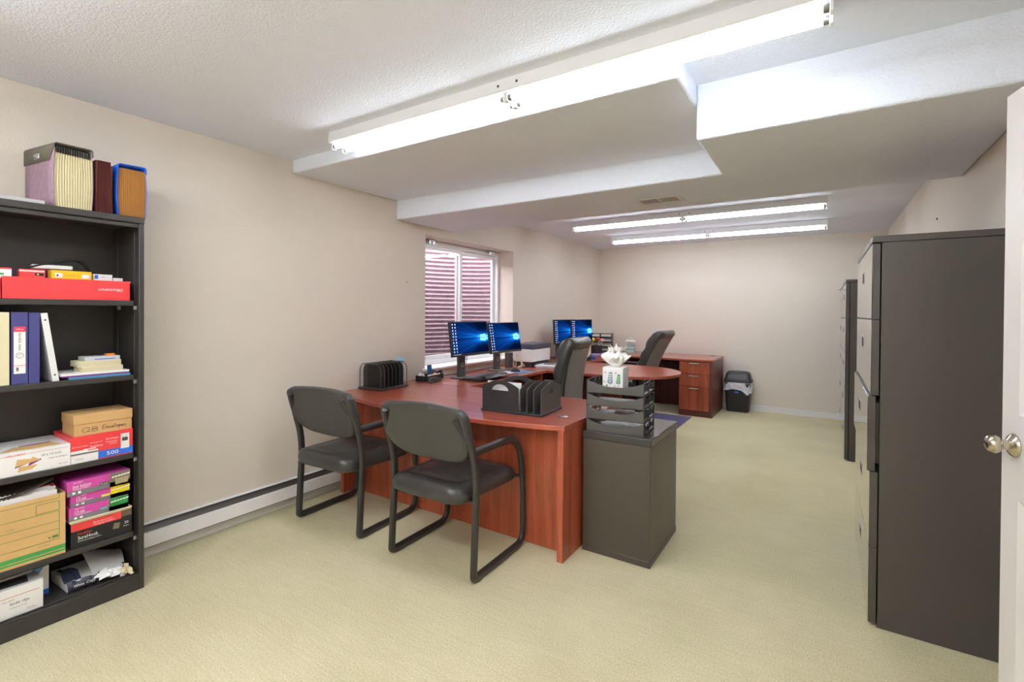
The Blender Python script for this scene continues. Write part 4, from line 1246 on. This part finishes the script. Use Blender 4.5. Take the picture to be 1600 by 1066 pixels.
# waste bin with liner
bn = thing('waste_bin', 'black waste bin with swing lid and white liner by the back wall', 'bin', (2.165, 7.46, 0))
def loft(mb, secs, n=8, cap=True):
    rows = []
    for (hx, hy, r_, z) in secs:
        rows.append([(p[0], p[1], z) for p in rrect(hx, hy, r_, n)])
    k = len(rows[0])
    vs = [q for r_ in rows for q in r_]
    fs = []
    for i in range(len(rows) - 1):
        for j in range(k):
            l = (j + 1) % k
            fs.append((i * k + j, i * k + l, (i + 1) * k + l, (i + 1) * k + j))
    if cap:
        fs.append(tuple(range(k - 1, -1, -1))); fs.append(tuple((len(rows) - 1) * k + j for j in range(k)))
    mb.add(vs, fs)
    return mb
loft(MB(), [(.138, .085, .03, 0), (.142, .09, .03, .01), (.165, .108, .035, .40)]).build('body', PLAST, bn, smooth=50)
loft(MB(), [(.176, .116, .035, .415), (.178, .118, .035, .435), (.176, .116, .035, .445), (.165, .105, .035, .46), (.152, .092, .035, .53), (.135, .08, .035, .555), (.10, .055, .03, .566)]).build('lid', PLAST, bn, smooth=50)
MB().box(-.115, .115, -.116, -.104, .455, .525).warp(lambda x, y, z: (x, y + (z - .455) * .32, z)).build('swing_flap', PLASTG, bn, bevel=.006)
def lf(u, vv):
    a = 2 * PI * u
    rr_ = 1 + .03 * math.sin(9 * a + 6 * vv) + .02 * math.sin(17 * a - 9 * vv) + .10 * vv
    x = .170 * math.copysign(abs(math.cos(a)) ** .5, math.cos(a)) * rr_
    y = .112 * math.copysign(abs(math.sin(a)) ** .5, math.sin(a)) * rr_
    z = .435 - .15 * vv + .03 * math.sin(3 * a + 1) * vv + .015 * math.sin(7 * a) * vv
    return (x, y, z)
MB().grid(lf, 96, 12, closeu=True).build('liner', BAG, bn, smooth=60)
MB().box(-.03, .02, -.137, -.130, .272, .292).build('liner_tie', BLUET, bn, bevel=.003)

# ------------------------------------------------------------------ bookcase
BX, BY0, BY1, BH = 0.349, 0.098, 1.012, 1.833
bk = thing('bookcase', 'black steel bookcase with open shelves against the left wall', 'bookcase', (0.19, 0.555, 0))
def bpart(mb, name, mats=BLACKB, **kw):
    mb.v = [(p[0] - .19, p[1] - .555, p[2]) for p in mb.v]
    return mb.build(name, mats, bk, **kw)
x0 = 0.02
bpart(MB().box(x0, BX, BY1 - .022, BY1, 0, BH - .03), 'side_panel', bevel=.002)
bpart(MB().box(x0, BX, BY0, BY0 + .022, 0, BH - .03), 'side_panel', bevel=.002)
bpart(MB().box(x0, x0 + .006, BY0 + .022, BY1 - .022, .05, BH - .03), 'back_panel')
bpart(MB().box(x0, BX + .003, BY0 - .001, BY1 + .001, BH - .03, BH).box(BX - .02, BX - .004, BY0 + .022, BY1 - .022, BH - .052, BH - .032), 'top_panel', bevel=.003)
bpart(MB().box(x0 + .006, BX, BY0 + .022, BY1 - .022, .07, .082).box(BX - .012, BX, BY0 + .022, BY1 - .022, .0, .07).box(BX - .02, BX - .014, BY0 + .022, BY1 - .022, .082, .088), 'bottom_shelf', bevel=.002)
SH = (1.425, 1.062, .678, .290)
for z in SH:
    bpart(MB().box(x0 + .008, .334, BY0 + .026, BY1 - .038, z - .026, z), 'shelf', bevel=.003)
    for xx in (.12, .32):
        bpart(MB().box(xx - .008, xx + .008, BY1 - .036, BY1 - .022, z - .045, z - .026), 'shelf_clip', STEEL, bevel=.002)
slots = MB()
bpart(MB().box(BX - .06, BX - .05, BY1 - .0235, BY1 - .0215, .1, 1.78).box(.08, .09, BY1 - .0235, BY1 - .0215, .1, 1.78), 'slot_strip', GREYD)
FX = lambda x, y, z: (x, y, z)
def carton(name, label, cat, x, y0, y1, z0, h, depth, mats, draw=None, group=None, rotz=0, bevel=.0015, lid=None):
    """box with its front at plane x (facing +x) between y0 and y1; draw adds the print in local coordinates (y from 0, z from 0)."""
    Wd = y1 - y0
    mb = MB().box(-depth, 0, 0, Wd, 0, h)
    if draw: draw(mb, Wd, h)
    o = mb.build(name, mats, loc=(x, y0, z0), rotz=rotz)
    return tag(o, label, cat, group)
def T(mb, s, y, z, h, m, width=None, shear=0, x=0.0):
    mb.text(s, (x, y, z), EY, EZ, h, m, width, shear)
def RC(mb, y, z, w_, h_, m, off=.0004, x=0.0):
    mb.rect((x, y, z), EY, EZ, w_, h_, m, off)
def TP(mb, pts, m, off=.0005, x=0.0):
    mb.poly(pts, (x, 0, 0), EY, EZ, m, off)

# --- on top
ZT = BH
def expanding_file(label, x, y0, wd, h, depth, rotz, gus, cover, flap, flapside, bulge):
    t = thing('expanding_file', label, 'expanding file', (x, y0, ZT), rotz)
    n = 15
    def gf(u, vv):
        k = u * (2 * n)
        y = u * wd
        yb = y + (u - .5) * bulge * math.sin(PI * min(1, vv * 1.05))
        zz = (i_ := int(round(k))) % 2
        return (-.008 * zz - .004, yb, .004 + vv * (h - .02))
    MB().grid(gf, 2 * n + 1, 8).build('gusset', gus, t)
    MB().box(-depth, -.014, .003, wd - .003, .003, h - .025).build('pockets', gus, t)
    for s in (0, 1):
        y = 0 if s == 0 else wd
        def cf(u, vv, y=y, s=s):
            return (-depth + depth * u + .001, y + (-.5 if s == 0 else .5) * bulge * math.sin(PI * min(1, vv * 1.05)) * u, vv * h)
        c = MB().grid(cf, 6, 8)
        c.warp(lambda a, b_, c_: (a, b_, c_))
        o = c.build('cover', cover, t, smooth=60)
        sd = o.modifiers.new('board', 'SOLIDIFY'); sd.thickness = .0015; sd.offset = 0
    MB().box(-depth, .001, 0, wd, 0, .003).build('base_board', cover, t)
    fl = MB()
    pr_ = round_path([(0, -.004 - .0, h - .075), (0, -.004, h), (0, wd + .003, h + .004), (0, wd + .003, h - .03)], .012, 5)
    pts_ = [(p_.y, p_.z) for p_ in pr_]
    vs = [(-depth, a, b_) for a, b_ in pts_] + [(.006, a, b_) for a, b_ in pts_]
    k = len(pts_)
    vs[0] = (-depth + .0, pts_[0][0], pts_[0][1] + .0); vs[k] = (-.035, pts_[0][0], pts_[0][1])
    fl.add(vs, [(i, i + 1, k + i + 1, k + i) for i in range(k - 1)])
    o = fl.build('flap', flap, t, smooth=60)
    sd = o.modifiers.new('board', 'SOLIDIFY'); sd.thickness = .003; sd.offset = 0
    return t
ef = expanding_file('expanding file with cream pleats and purple cover on top of the bookcase', .315, .690, .135, .285, .27, R(8), CREAM, LILAC, FLAPT, 0, .010)
MB().box(-.165, -.12, -.009, -.006, .225, .25).cyl((-.15, -.012, .235), (-.13, -.012, .235), .006, seg=8).build('clasp', STEEL, ef, bevel=.002)
tabs = MB()
for k in range(15):
    tabs.box(-.012, .001, .006 + k * .0085, .0105 + k * .0085, .245, .272)
tabs.build('index_tabs', FLAPB, ef)
bg = MB()
n = 9
bg.grid(lambda u, vv: (-.006 * (int(round(u * 2 * n)) % 2), u * .062 * (1 - .22 * vv) + .006 * vv, vv * .25), 2 * n + 1, 3)
bg.box(-.2, -.0065, .0, .012, 0, .25).box(-.2, -.0065, .050, .062, 0, .235).box(-.2, -.0065, .012, .05, 0, .2)
tag(bg.build('expanding_file', BURG, loc=(.305, .838, ZT)), 'plain burgundy expanding file between the cream-pleated and the blue one', 'expanding file')
expanding_file('expanding file with tan pleats and blue cover at the bookcase end', .30, .925, .108, .255, .24, R(0), TANP, BLUEC, BLUEC, 0, .014)
cb_ = thing('clipboard', 'grey clipboard lying on top of the bookcase', 'clipboard', (.20, .50, ZT))
MB().box(-.13, .13, -.16, .155, 0, .018).build('board', mat('grey_board', '#B5B2B0', .4), cb_, bevel=.003)
MB().box(-.05, .05, -.14, -.11, .014, .02).cyl((-.04, -.12, .026), (.04, -.12, .026), .008, seg=10).tube(round_path([(-.02, -.12, .02), (-.02, -.105, .055), (.02, -.105, .055), (.02, -.12, .02)], .012), .0035, seg=6).build('clip', STEEL, cb_, smooth=40)

# --- shelf 1: red lid full of small things
z = SH[0]
def office_mark(mb, w_, h_):
    # the lid stands upside down, so its lettering does too
    mb.text('Office', (0, w_ - .028, h_ * .55 + .004), (0, -1, 0), (0, 0, -1), .0125, 1, .040)
    mb.text('DEPOT', (0, w_ - .072, h_ * .55 + .004), (0, -1, 0), (0, 0, -1), .0095, 1, .052)
rl = thing('shallow_box', 'long shallow red box full of small packets on the top shelf', 'box', (.325, .525, z), R(1))
m_ = MB().box(-.004, 0, 0, .438, 0, .092).box(-.24, -.236, 0, .438, 0, .092).box(-.236, -.004, 0, .004, 0, .092).box(-.236, -.004, .434, .438, 0, .092).box(-.236, -.004, .004, .434, 0, .004)
office_mark(m_, .438, .092)
m_.build('lid', [REDBOX, WHITE], rl)
carton('shallow_box', 'second shallow red box at the left behind the long one', 'box', .318, .30, .520, z, .085, .24, [REDBOX], rotz=R(-3))
carton('packet', 'yellow packet standing in the long red box', 'packet', .27, .689, .83, z + .0045, .127, .05, [YELLOW, WHITE, INK, ORANGE], lambda mb, w_, h_: (RC(mb, .012, .095, .026, .02, 1), RC(mb, .105, .095, .028, .018, 1), RC(mb, .018, .10, .006, .008, 2, .0008), T(mb, 'LABELS', .048, .102, .009, 3, .045)))
carton('packet', 'white packet with blue spot in the long red box', 'packet', .25, .843, .915, z + .0045, .120, .04, [WHITE, BLUEP, INKG], lambda mb, w_, h_: (RC(mb, .004, .098, .014, .018, 1), T(mb, 'notes', .028, .106, .005, 2)))
carton('packet', 'flat white packet at the right end of the long red box', 'packet', .25, .920, .957, z + .0045, .106, .05, [WHITE])
carton('packet', 'red striped packet lying in the long red box', 'packet', .25, .590, .672, z + .0045, .126, .05, [REDBOX, WHITE, INK, YELLOW], lambda mb, w_, h_: (RC(mb, .0, .115, .08, .006, 1), RC(mb, .05, .098, .028, .012, 2), RC(mb, .056, .101, .006, .006, 3, .0008)), rotz=R(-4))
tag(put(MB().box(-.03, .03, -.07, .07, 0, .02), 'phone_handset', WHITEP, (.17, .715, z + .138), rotz=R(-10), bevel=.006), 'white handset lying on top of the packets in the red box', 'handset')
tag(MB().tube(smooth_path([(.19, .61, z + .135), (.19, .66, z + .152), (.19, .73, z + .168), (.18, .79, z + .186), (.17, .83, z + .165), (.16, .85, z + .12), (.17, .80, z + .13), (.19, .72, z + .165), (.19, .775, z + .186), (.18, .83, z + .178), (.16, .865, z + .11)], 8), .004, seg=6, ref=EX).build('cable', INK, smooth=60), 'black looped cable on top of the packets in the red box', 'cable')
carton('packet', 'white packet with green print in the left red box', 'packet', .30, .44, .556, z + .0855, .042, .05, [WHITE, GREEN, REDBOX], lambda mb, w_, h_: (RC(mb, .07, .012, .024, .008, 1), RC(mb, 0, .036, .116, .006, 2)), rotz=R(-6))
carton('packet', 'dark red packet at the right end of the top shelf', 'packet', .26, .966, .974 + .012, z, .095, .15, [REDDK, WHITE], lambda mb, w_, h_: RC(mb, 0, .09, .02, .005, 1))

# --- shelf 2: binders, books
z = SH[1]
def binder(label, y0, wd, m_, lean=0, spine=None, h=.305, name='ring_binder', depth=.27, x=.318):
    t = thing(name, label, 'binder', (x, y0, z), 0, 'ring binders on the second shelf')
    c = MB().box(-depth, 0, 0, .003, 0, h).box(-depth, 0, wd - .003, wd, 0, h).box(-.004, 0, .003, wd - .003, 0, h)
    mats = [m_]
    if spine: mats = spine(c, wd, h) or mats
    if lean:
        c.xf(Matrix.Translation((0, wd, 0)) @ Matrix.Rotation(lean, 4, 'X') @ Matrix.Translation((0, -wd, 0)))
    c.build('cover', mats, t)
    p_ = MB().box(-depth + .012, -.01, .006, wd - .006, .008, h - .012)
    if lean:
        p_.xf(Matrix.Translation((0, wd, 0)) @ Matrix.Rotation(lean, 4, 'X') @ Matrix.Translation((0, -wd, 0)))
    p_.build('pages', WHITE, t)
    return t
def sp_white(c, wd, h):
    return [CREAM]
binder('cream binder at the left of the second shelf', .495, .052, CREAM)
def sp_navy(c, wd, h):
    RC(c, .007, .045, wd - .014, .185, 1)
    RC(c, .007, .222, wd - .014, .022, 2, .0008)
    c.text('Office', (0, wd / 2 - .012, .230), EY, EZ, .006, 1, .024, off=.0012)
    c.text('durable view', (0, wd / 2 - .004, .218), (0, 0, -1), EY, .011, 3, .075, off=.0012)
    c.text('1"', (0, wd / 2, .118), EY, EZ, .009, 3, center=True, off=.0012)
    c.tube([(.001, wd / 2 + .011 * math.cos(a), .122 + .011 * math.sin(a)) for a in [2 * PI * k / 16 for k in range(16)]], .0008, seg=4, m=3, ref=EX, closed=True)
    RC(c, .007, .078, wd - .014, .002, 2, .0008)
    c.rect((0, .014, .056), EY, EZ, .008, .016, 3, .0008)
    return [NAVY, WHITE, RIBBON, INKG]
binder('navy binder with white spine label on the second shelf', .553, .050, NAVY, spine=sp_navy)
binder('plain navy binder standing beside the labelled one', .606, .034, NAVY, h=.303)
def sp_w(c, wd, h):
    for zz in (.03, .275):
        c.poly([(wd / 2 + .004 * math.cos(2 * PI * k / 10), zz + .004 * math.sin(2 * PI * k / 10)) for k in range(10)], (0, 0, 0), EY, EZ, 1)
    return [WHITEP, GREYD]
binder('white binder leaning against the navy ones on the second shelf', .6820, .022, WHITEP, lean=R(7.4), spine=sp_w)
zz = z
for lab, m_, y0, y1, h, x, dp, nm, cat in (('thin blue folder at the bottom of the pile on the second shelf', mat('blue_folder', '#4E8DB8', .5), .735, .965, .010, .318, .20, 'folder', 'folder'),
                                   ('purple folder above the blue one on the second shelf', PURPD, .712, .958, .006, .318, .20, 'folder', 'folder'),
                                   ('white folder above the purple one on the second shelf', WHITE, .708, .962, .009, .316, .20, 'folder', 'folder'),
                                   ('lower cream notepad of the pile on the second shelf', CREAM, .785, .94, .024, .305, .11, 'notepad', 'notepad'),
                                   ('upper cream notepad of the pile on the second shelf', CREAM, .775, .935, .026, .298, .11, 'notepad', 'notepad'),
                                   ('small grey booklet on top of the pile on the second shelf', mat('grey_booklet', '#C9C9CC', .6), .80, .933, .018, .29, .09, 'booklet', 'booklet')):
    def dr_(mb, w_, h_, nm=nm):
        if nm == 'notepad':
            for k in range(3): RC(mb, .0, h_ * (.22 + .25 * k), w_, .0008, 1)
        if nm == 'booklet':
            RC(mb, .035, .004, .08, .004, 2)
            mb.rect((-.06, .02, h_), EY, NX, .03, .04, 3); mb.rect((-.05, .06, h_), EY, NX, .03, .03, 3)
    carton(nm, lab, cat, x, y0, y1, zz, h, dp, [m_, INKG, BLUEP, PLASTG], dr_)
    zz += h + .0005
tag(put(MB().box(-.012, .012, -.014, .014, 0, .006).box(-.004, .004, -.02, .02, .006, .009), 'clip', ORANGE, (.25, .905, zz)), 'orange clip on top of the grey booklet', 'clip')

# --- shelf 3: envelope boxes
z = SH[2]
def d_1013(mb, w_, h_):
    T(mb, '10 x 13 inch', .150, .062, .0105, 1, .063); T(mb, 'clasp envelopes', .172, .046, .0075, 3, .062)
    T(mb, 'Office DEPOT', .04, .082, .008, 2, .06)
    RC(mb, 0, .090 - .006, w_ - .008, .0012, 2)
    TP(mb, [(.068, .036), (.112, .044), (.118, .060), (.074, .066)], 4); TP(mb, [(.112, .044), (.146, .050), (.122, .068), (.117, .060)], 4, .0003)
    TP(mb, [(.105, .028), (.150, .050), (.146, .055), (.112, .044)], 5, .0002); TP(mb, [(.075, .012), (.120, .016), (.138, .032), (.08, .034)], 4, .0007)
    TP(mb, [(.066, .030), (.08, .034), (.112, .044), (.068, .036)], 5, .0006)
    T(mb, '100 count', .206, .014, .005, 3, .03)
    u, vv = EY, NX
    mb.poly([(.02, .03), (.15, .02), (.20, .09), (.08, .10)], (0, 0, h_), u, vv, 4); mb.poly([(.11, .015), (.225, .02), (.20, .10), (.13, .09)], (0, 0, h_), u, vv, 4, .0008)
    mb.poly([(.10, .09), (.20, .10), (.205, .115), (.10, .115)], (0, 0, h_), u, vv, 5, .0003)
carton('envelope_box', 'white box of large clasp envelopes on the third shelf', 'box', .322, .495, .740, z, .098, .26, [WHITE, INK, RIBBON, INKG, KRAFT2, PURPD], d_1013)
def d_500(mb, w_, h_):
    RC(mb, 0.0, .0, .098, .050, 1); RC(mb, .0, .050, .06, .006, 1); RC(mb, .045, .055, .045, .004, 1); RC(mb, .0, .036, .098, .008, 3, .0007)
    RC(mb, .098, .004, w_ - .098, .034, 2)
    T(mb, '500', .130, .012, .017, 1, .045, x=.0006); T(mb, 'Envelopes', .128, .085, .008, 1, .048); T(mb, 'Enveloppes', .128, .072, .005, 1, .044); T(mb, 'Sobres', .14, .062, .005, 1, .03)
    T(mb, 'Envelopes', .070, .062, .0085, 1, .045); T(mb, 'security tint', .068, .08, .005, 1, .045); T(mb, 'gummed closure', .004, .072, .005, 1, .058)
    RC(mb, .184, .03, .034, .082, 1, .0009); RC(mb, .184, .102, .034, .010, 0, .0012); RC(mb, .189, .066, .022, .018, 3, .0012); T(mb, 'No. 10', .188, .09, .005, 4, .02, x=.001)
    for k in range(9): RC(mb, .190 + k * .0026, .067, .0012, .014, 4, .0015)
    T(mb, 'CHANNEL', .016, .014, .005, 3, .03, x=.0006)
carton('envelope_box', 'red and blue box of 500 envelopes under the brown box', 'box', .322, .7415, .986 - .012, z, .120, .24, [REDBOX, WHITE, BLUEP, INKG, INK], d_500)
kbx = thing('shoe_box', 'brown cardboard box with handwriting on top of the red envelope box', 'box', (.318, .752, z + .1205), R(0))
m_ = MB().box(-.16, -.002, .002, .220, 0, .060)
def pen_strokes(mb, strokes, y, zz_, h, wk=1.0):
    for st_ in strokes:
        mb.tube(smooth_path([(-.0016, y + p_[0] * h * wk + .12 * h * p_[1], zz_ + p_[1] * h) for p_ in st_], 4), .0009, .0006, 5, m=1, ref=EX)
hand = {'Q': [[(.9, .9), (.4, 1), (0, .5), (.4, 0), (1, .3), (1.1, .8), (.8, 1)], [(.7, .35), (1.25, .0)]], 'B': [[(.1, 1), (.1, 0)], [(.1, 1), (.8, .9), (.7, .6), (.1, .5), (.9, .4), (.8, .05), (.1, 0)]],
        'E': [[(.7, 1), (.1, .95), (.1, 0), (.75, .05)], [(.1, .5), (.6, .52)]], 'n': [[(0, .5), (.05, 0), (.1, .4), (.35, .5), (.45, 0)]], 'v': [[(0, .5), (.22, 0), (.45, .5)]], 'e': [[(.05, .25), (.42, .3), (.25, .5), (.02, .22), (.2, 0), (.48, .1)]],
        'l': [[(.1, 1), (.08, .1), (.2, 0)]], 'o': [[(.25, .5), (.02, .25), (.25, 0), (.45, .25), (.25, .5)]], 'p': [[(.05, .5), (.05, -.4)], [(.05, .4), (.35, .5), (.42, .2), (.08, .05)]], 's': [[(.4, .48), (.1, .42), (.38, .15), (.02, 0)]]}
yy_ = .030
for ch_, adv in (('Q', .034), ('B', .030)):
    pen_strokes(m_, hand[ch_], yy_, .014, .021, 1.15); yy_ += adv
yy_ = .104
for ch_, adv in zip('Envelopes', (.0155, .0105, .0105, .0105, .006, .0105, .0105, .0105, .01)):
    pen_strokes(m_, hand[ch_], yy_, .018, .019); yy_ += adv
m_.build('body', [KRAFT, INK], kbx)
MB().box(-.164, .001, -.001, .223, .052, .098).build('lid', KRAFT, kbx, bevel=.003)

# --- shelf 4: storage box, boxes of hanging folders
z = SH[3]
def line(mb, y0, z0, y1, z1, w_, m):
    RC(mb, min(y0, y1), min(z0, z1), max(abs(y1 - y0), w_), max(abs(z1 - z0), w_), m)
def d_bank(mb, w_, h_):
    RC(mb, 0, .012, w_, .008, 1); RC(mb, 0, .024, w_, .018, 1)
    for zz_ in (.070, .115, .150, .195, .252):
        line(mb, 0, zz_, w_ - .022, zz_, .002, 2)
    line(mb, w_ - .022, .07, w_ - .022, .195, .002, 2); line(mb, w_ - .022, .252, w_ - .022, .272, .002, 2)
    line(mb, .115, .200, w_ - .022, .200, .0022, 2); line(mb, .115, .24, w_ - .022, .24, .0022, 2); line(mb, .115, .2, .115, .24, .0022, 2); line(mb, w_ - .022, .2, w_ - .022, .24, .0022, 2)
    T(mb, 'CONTENTS', .02, .162, .005, 2, .03); RC(mb, .155, .082, .008, .008, 2); RC(mb, .168, .08, .02, .012, 2); T(mb, 'recyclable', .12, .056, .005, 2, .04)
sb = thing('storage_box', 'brown cardboard file box with green stripe on the fourth shelf', 'box', (.326, .510, z))
m_ = MB().box(-.004, 0, 0, .212, 0, .272).box(-.28, -.276, 0, .212, 0, .272).box(-.276, -.004, 0, .004, 0, .272).box(-.276, -.004, .208, .212, 0, .272).box(-.276, -.004, .004, .208, 0, .004)
d_bank(m_, .212, .272)
m_.build('carton', [KRAFT2, GREEN, GREENL], sb)
rr = random.Random(11)
for k in range(6):
    yy = .53 + k * .002; xx = .306 - k * .028
    lab = ('white tabbed folder at the front of the brown file box', 'white tabbed folder second in the brown file box', 'pink folder in the brown file box', 'dark folder flopping over the brown file box', 'grey folder deep in the brown file box', 'olive folder at the back of the brown file box')[k]
    hh = .278 + (.012 if k else .006) + .004 * k
    mt = (WHITE, WHITE, RIBBON, mat('charcoal_folder', '#3B332C', .6), GREYPL, OLIVE)[k]
    mb = MB().box(-.0025, .0025, .0, .18, 0, hh)
    if k < 2:
        mb.box(-.0025, .0025, .10 + .01 * k, .15 + .01 * k, hh, hh + .006)
        for q in range(12): mb.box(-.0025, .0026, .006 + q * .014, .010 + q * .014, hh, hh + .003)
    tag(put(mb, 'folder', mt, (xx, yy - .012, z + .0045)), lab, 'folder', 'folders in the brown file box')
def flop(u, vv):
    return (.30 - .25 * vv, .50 + .19 * u, z + .285 + .018 * math.sin(PI * vv) + .055 * u * u * .9 + .01 * vv)
o = MB().grid(flop, 12, 10).build('folder', mat('charcoal_folder', '#3B332C', .6), smooth=60)
sd = o.modifiers.new('board', 'SOLIDIFY'); sd.thickness = .003; sd.offset = 1
tag(o, 'limp dark folder lying over the open brown file box', 'folder')
def folder_box(label, y0, y1, zz, h, title, right, tagm, x=.322, rot=0):
    def dd(mb, w_, h_):
        RC(mb, 0, 0, w_, h_ * .34, 1); RC(mb, w_ * .66, -.0, w_ * .34, h_, 3)
        T(mb, title, .02, h_ * .50, h_ * .26, 2, .065 if len(title) > 7 else .035); T(mb, 'hanging folders', .02, h_ * .39, h_ * .10, 2, .06)
        T(mb, 'Office DEPOT', .02, h_ * .82, h_ * .10, 2, .036)
        RC(mb, .018, h_ * .1, .010, h_ * .16, 2, .0008); RC(mb, .038, h_ * .1, .010, h_ * .16, 2, .0008)
        RC(mb, w_ * .5, h_ * .30, w_ * .15, h_ * .2, 4, .0009); T(mb, '25 pack', w_ * .51, h_ * .36, h_ * .1, 2, w_ * .12, x=.001)
        for k in range(6):
            TP(mb, [(w_ * .69 + k * .012, h_ * .62 + k * .001), (w_ * .69 + k * .012 + .010, h_ * .66 + k * .001), (w_ * .69 + k * .012 + .010, h_ * .76 + k * .001), (w_ * .69 + k * .012, h_ * .72 + k * .001)], 2, .0009)
        if right is OLIVE: TP(mb, [(w_ * .75, h_ * .12), (w_ * .96, h_ * .14), (w_ * .98, h_ * .58), (w_ * .74, h_ * .55)], 5, .0011)
    return carton('folder_box', label, 'box', x, y0, y1, zz, h, .24, [PURPLE, GREYB, WHITE, right, tagm, mat('khaki_print', '#A79C7C', .6)], dd, 'boxes of hanging folders on the fourth shelf', rotz=rot)
RB = thing('folder_box', 'red and black box of hanging folders under the white flattened folder', 'box', (.322, .742, z), R(0), 'boxes of hanging folders on the fourth shelf')
m_ = MB().box(-.24, 0, 0, .228, 0, .115)
RC(m_, 0, .078, .185, .037, 1); RC(m_, .185, .085, .043, .03, 4)
T(m_, 'Pendaflex', .024, .058, .010, 1, .05); T(m_, 'SureHook.', .024, .036, .016, 2, .075); T(m_, 'Reinforced Hanging Folders', .024, .026, .005, 2, .085)
T(m_, 'Reinforced', .08, .094, .006, 2, .07, x=.0006); T(m_, 'Hanging Folders', .08, .084, .006, 2, .08, x=.0006)
T(m_, '20', .198, .048, .012, 2, .016); T(m_, 'folders', .194, .036, .005, 2, .022)
TP(m_, [(.152, .038), (.176, .034), (.182, .060), (.158, .066)], 3)
m_.build('carton', [INK, REDBOX, WHITE, OLIVE, mat('brown_print', '#6E5A4A', .6)], RB)
zz = z + .1155
o = MB().box(-.24, .006, -.004, .225, 0, .005).box(-.24, .008, -.006, .228, .0055, .012).build('folder', CREAM, loc=(.322, .742, zz), bevel=.002)
tag(o, 'flattened cream folder between the red-black and purple boxes', 'folder')
zz += .0125
folder_box('lowest purple box of hanging folders, with green folders pictured', .735, .955, zz, .060, '1/3-tab', GREENF, mat('teal_print', '#2C8F86', .5)); zz += .0605
folder_box('middle purple box of hanging folders, with a yellow strip pictured', .742, .962, zz, .054, '1/5-tab', YELLOW2, YELLOW2, x=.318); zz += .0545
folder_box('topmost purple box of hanging folders, with olive folders pictured', .728, .962, zz, .066, 'box bottom', OLIVE, mat('dark_green_print', '#4C5B3C', .5), x=.325)

# --- bottom shelf
z = .082
def d_clip(mb, w_, h_):
    RC(mb, 0, h_ * .70, w_ - .012, .002, 1); T(mb, 'binder clips', .07, h_ * .42, .0125, 2, .058); T(mb, 'Office DEPOT', .045, h_ * .57, .005, 3, .04); T(mb, '12 boxes of 12', .07, h_ * .30, .006, 3, .05); T(mb, '144 clips', .12, h_ * .12, .005, 3, .03)
    for k in range(3): RC(mb, .02, h_ * (.2 + .2 * k), .012, .010, 3)
    mb.poly([(.0, .03), (.13, .02), (.14, .10), (.0, .10)], (0, 0, h_), EY, NX, 4)
carton('clip_box', 'white box of binder clips at the front of the bottom shelf', 'box', .318, .478, .650, z, .122, .11, [WHITE, RIBBON, INK, INKG, PLASTG], d_clip)
def d_blue(mb, w_, h_):
    RC(mb, 0, 0, w_, .022, 1); TP(mb, [(w_ * .28, .0), (w_ * .46, .0), (w_ * .92, h_), (w_ * .72, h_)], 2)
carton('paper_box', 'white and blue box behind the binder clips', 'box', .205, .50, .695, z, .128, .15, [WHITE, BLUEP, mat('sky_print', '#5E9ED0', .5)], d_blue)
rm = thing('paper_ream', 'torn open ream of white paper on the bottom shelf', 'paper ream', (.30, .735, z), R(2))
MB().box(-.22, -.012, .004, .215, .0, .044).build('paper', WHITE, rm, bevel=.002)
def wrapf(u, vv):
    return (-.008 + .012 * math.sin(vv * PI) + .004 * math.sin(31 * u + 5 * vv), .0 + .150 * u, .002 + .046 * vv + .004 * math.sin(17 * u) * vv)
wm = MB().grid(wrapf, 22, 7)
wm.text('White', (.006, .020, .024), EY, EZ, .013, 1, .038, off=.002); wm.text('Copy', (.006, .066, .024), EY, EZ, .012, 1, .034, off=.002)
wm.build('wrapper', [REAMP, WHITE], rm, smooth=50)
def tornf(k):
    r2 = random.Random(k)
    a = [r2.uniform(-.015, .015) for _ in range(40)]
    def f_(u, vv):
        i = int(round(u * 6)); j = int(round(vv * 3))
        q = a[(i * 5 + j * 3) % 40]
        if k == 0: return (-.01 + .045 * vv + q * .5, .10 + .10 * u + q, .040 + .016 * math.sin(3 * u + vv) - .028 * vv + q * .6)
        if k == 1: return (-.02 - .10 * vv, .00 + .06 * u + q * .4, .047 + .035 * vv * (1 - u * .4) + q * .3)
        return (.012 + .035 * vv + q * .4, .185 + .045 * u + q * .4, .010 + .03 * math.sin(2.4 * u + 2 * vv) * (1 - .5 * vv) + abs(q))
    return f_
for k, mt in ((0, WHITE), (1, REAMP), (2, CREAM)):
    MB().grid(tornf(k), 7, 4).build('torn_wrapper', mt, rm)
ev = MB()
ev.grid(lambda u, vv: (-.21 + .17 * u, .10 + .125 * vv + .05 * (1 - u) * (vv - .2), .046 + .001 + .075 * (1 - vv) ** 1.5 * (1 - u) + .008 * math.sin(4 * u)), 8, 8)
o = ev.build('paper_sheet', WHITE, loc=(.30, .735, z + .003), smooth=60)
tag(o, 'curled white sheet standing up on the torn ream', 'paper')
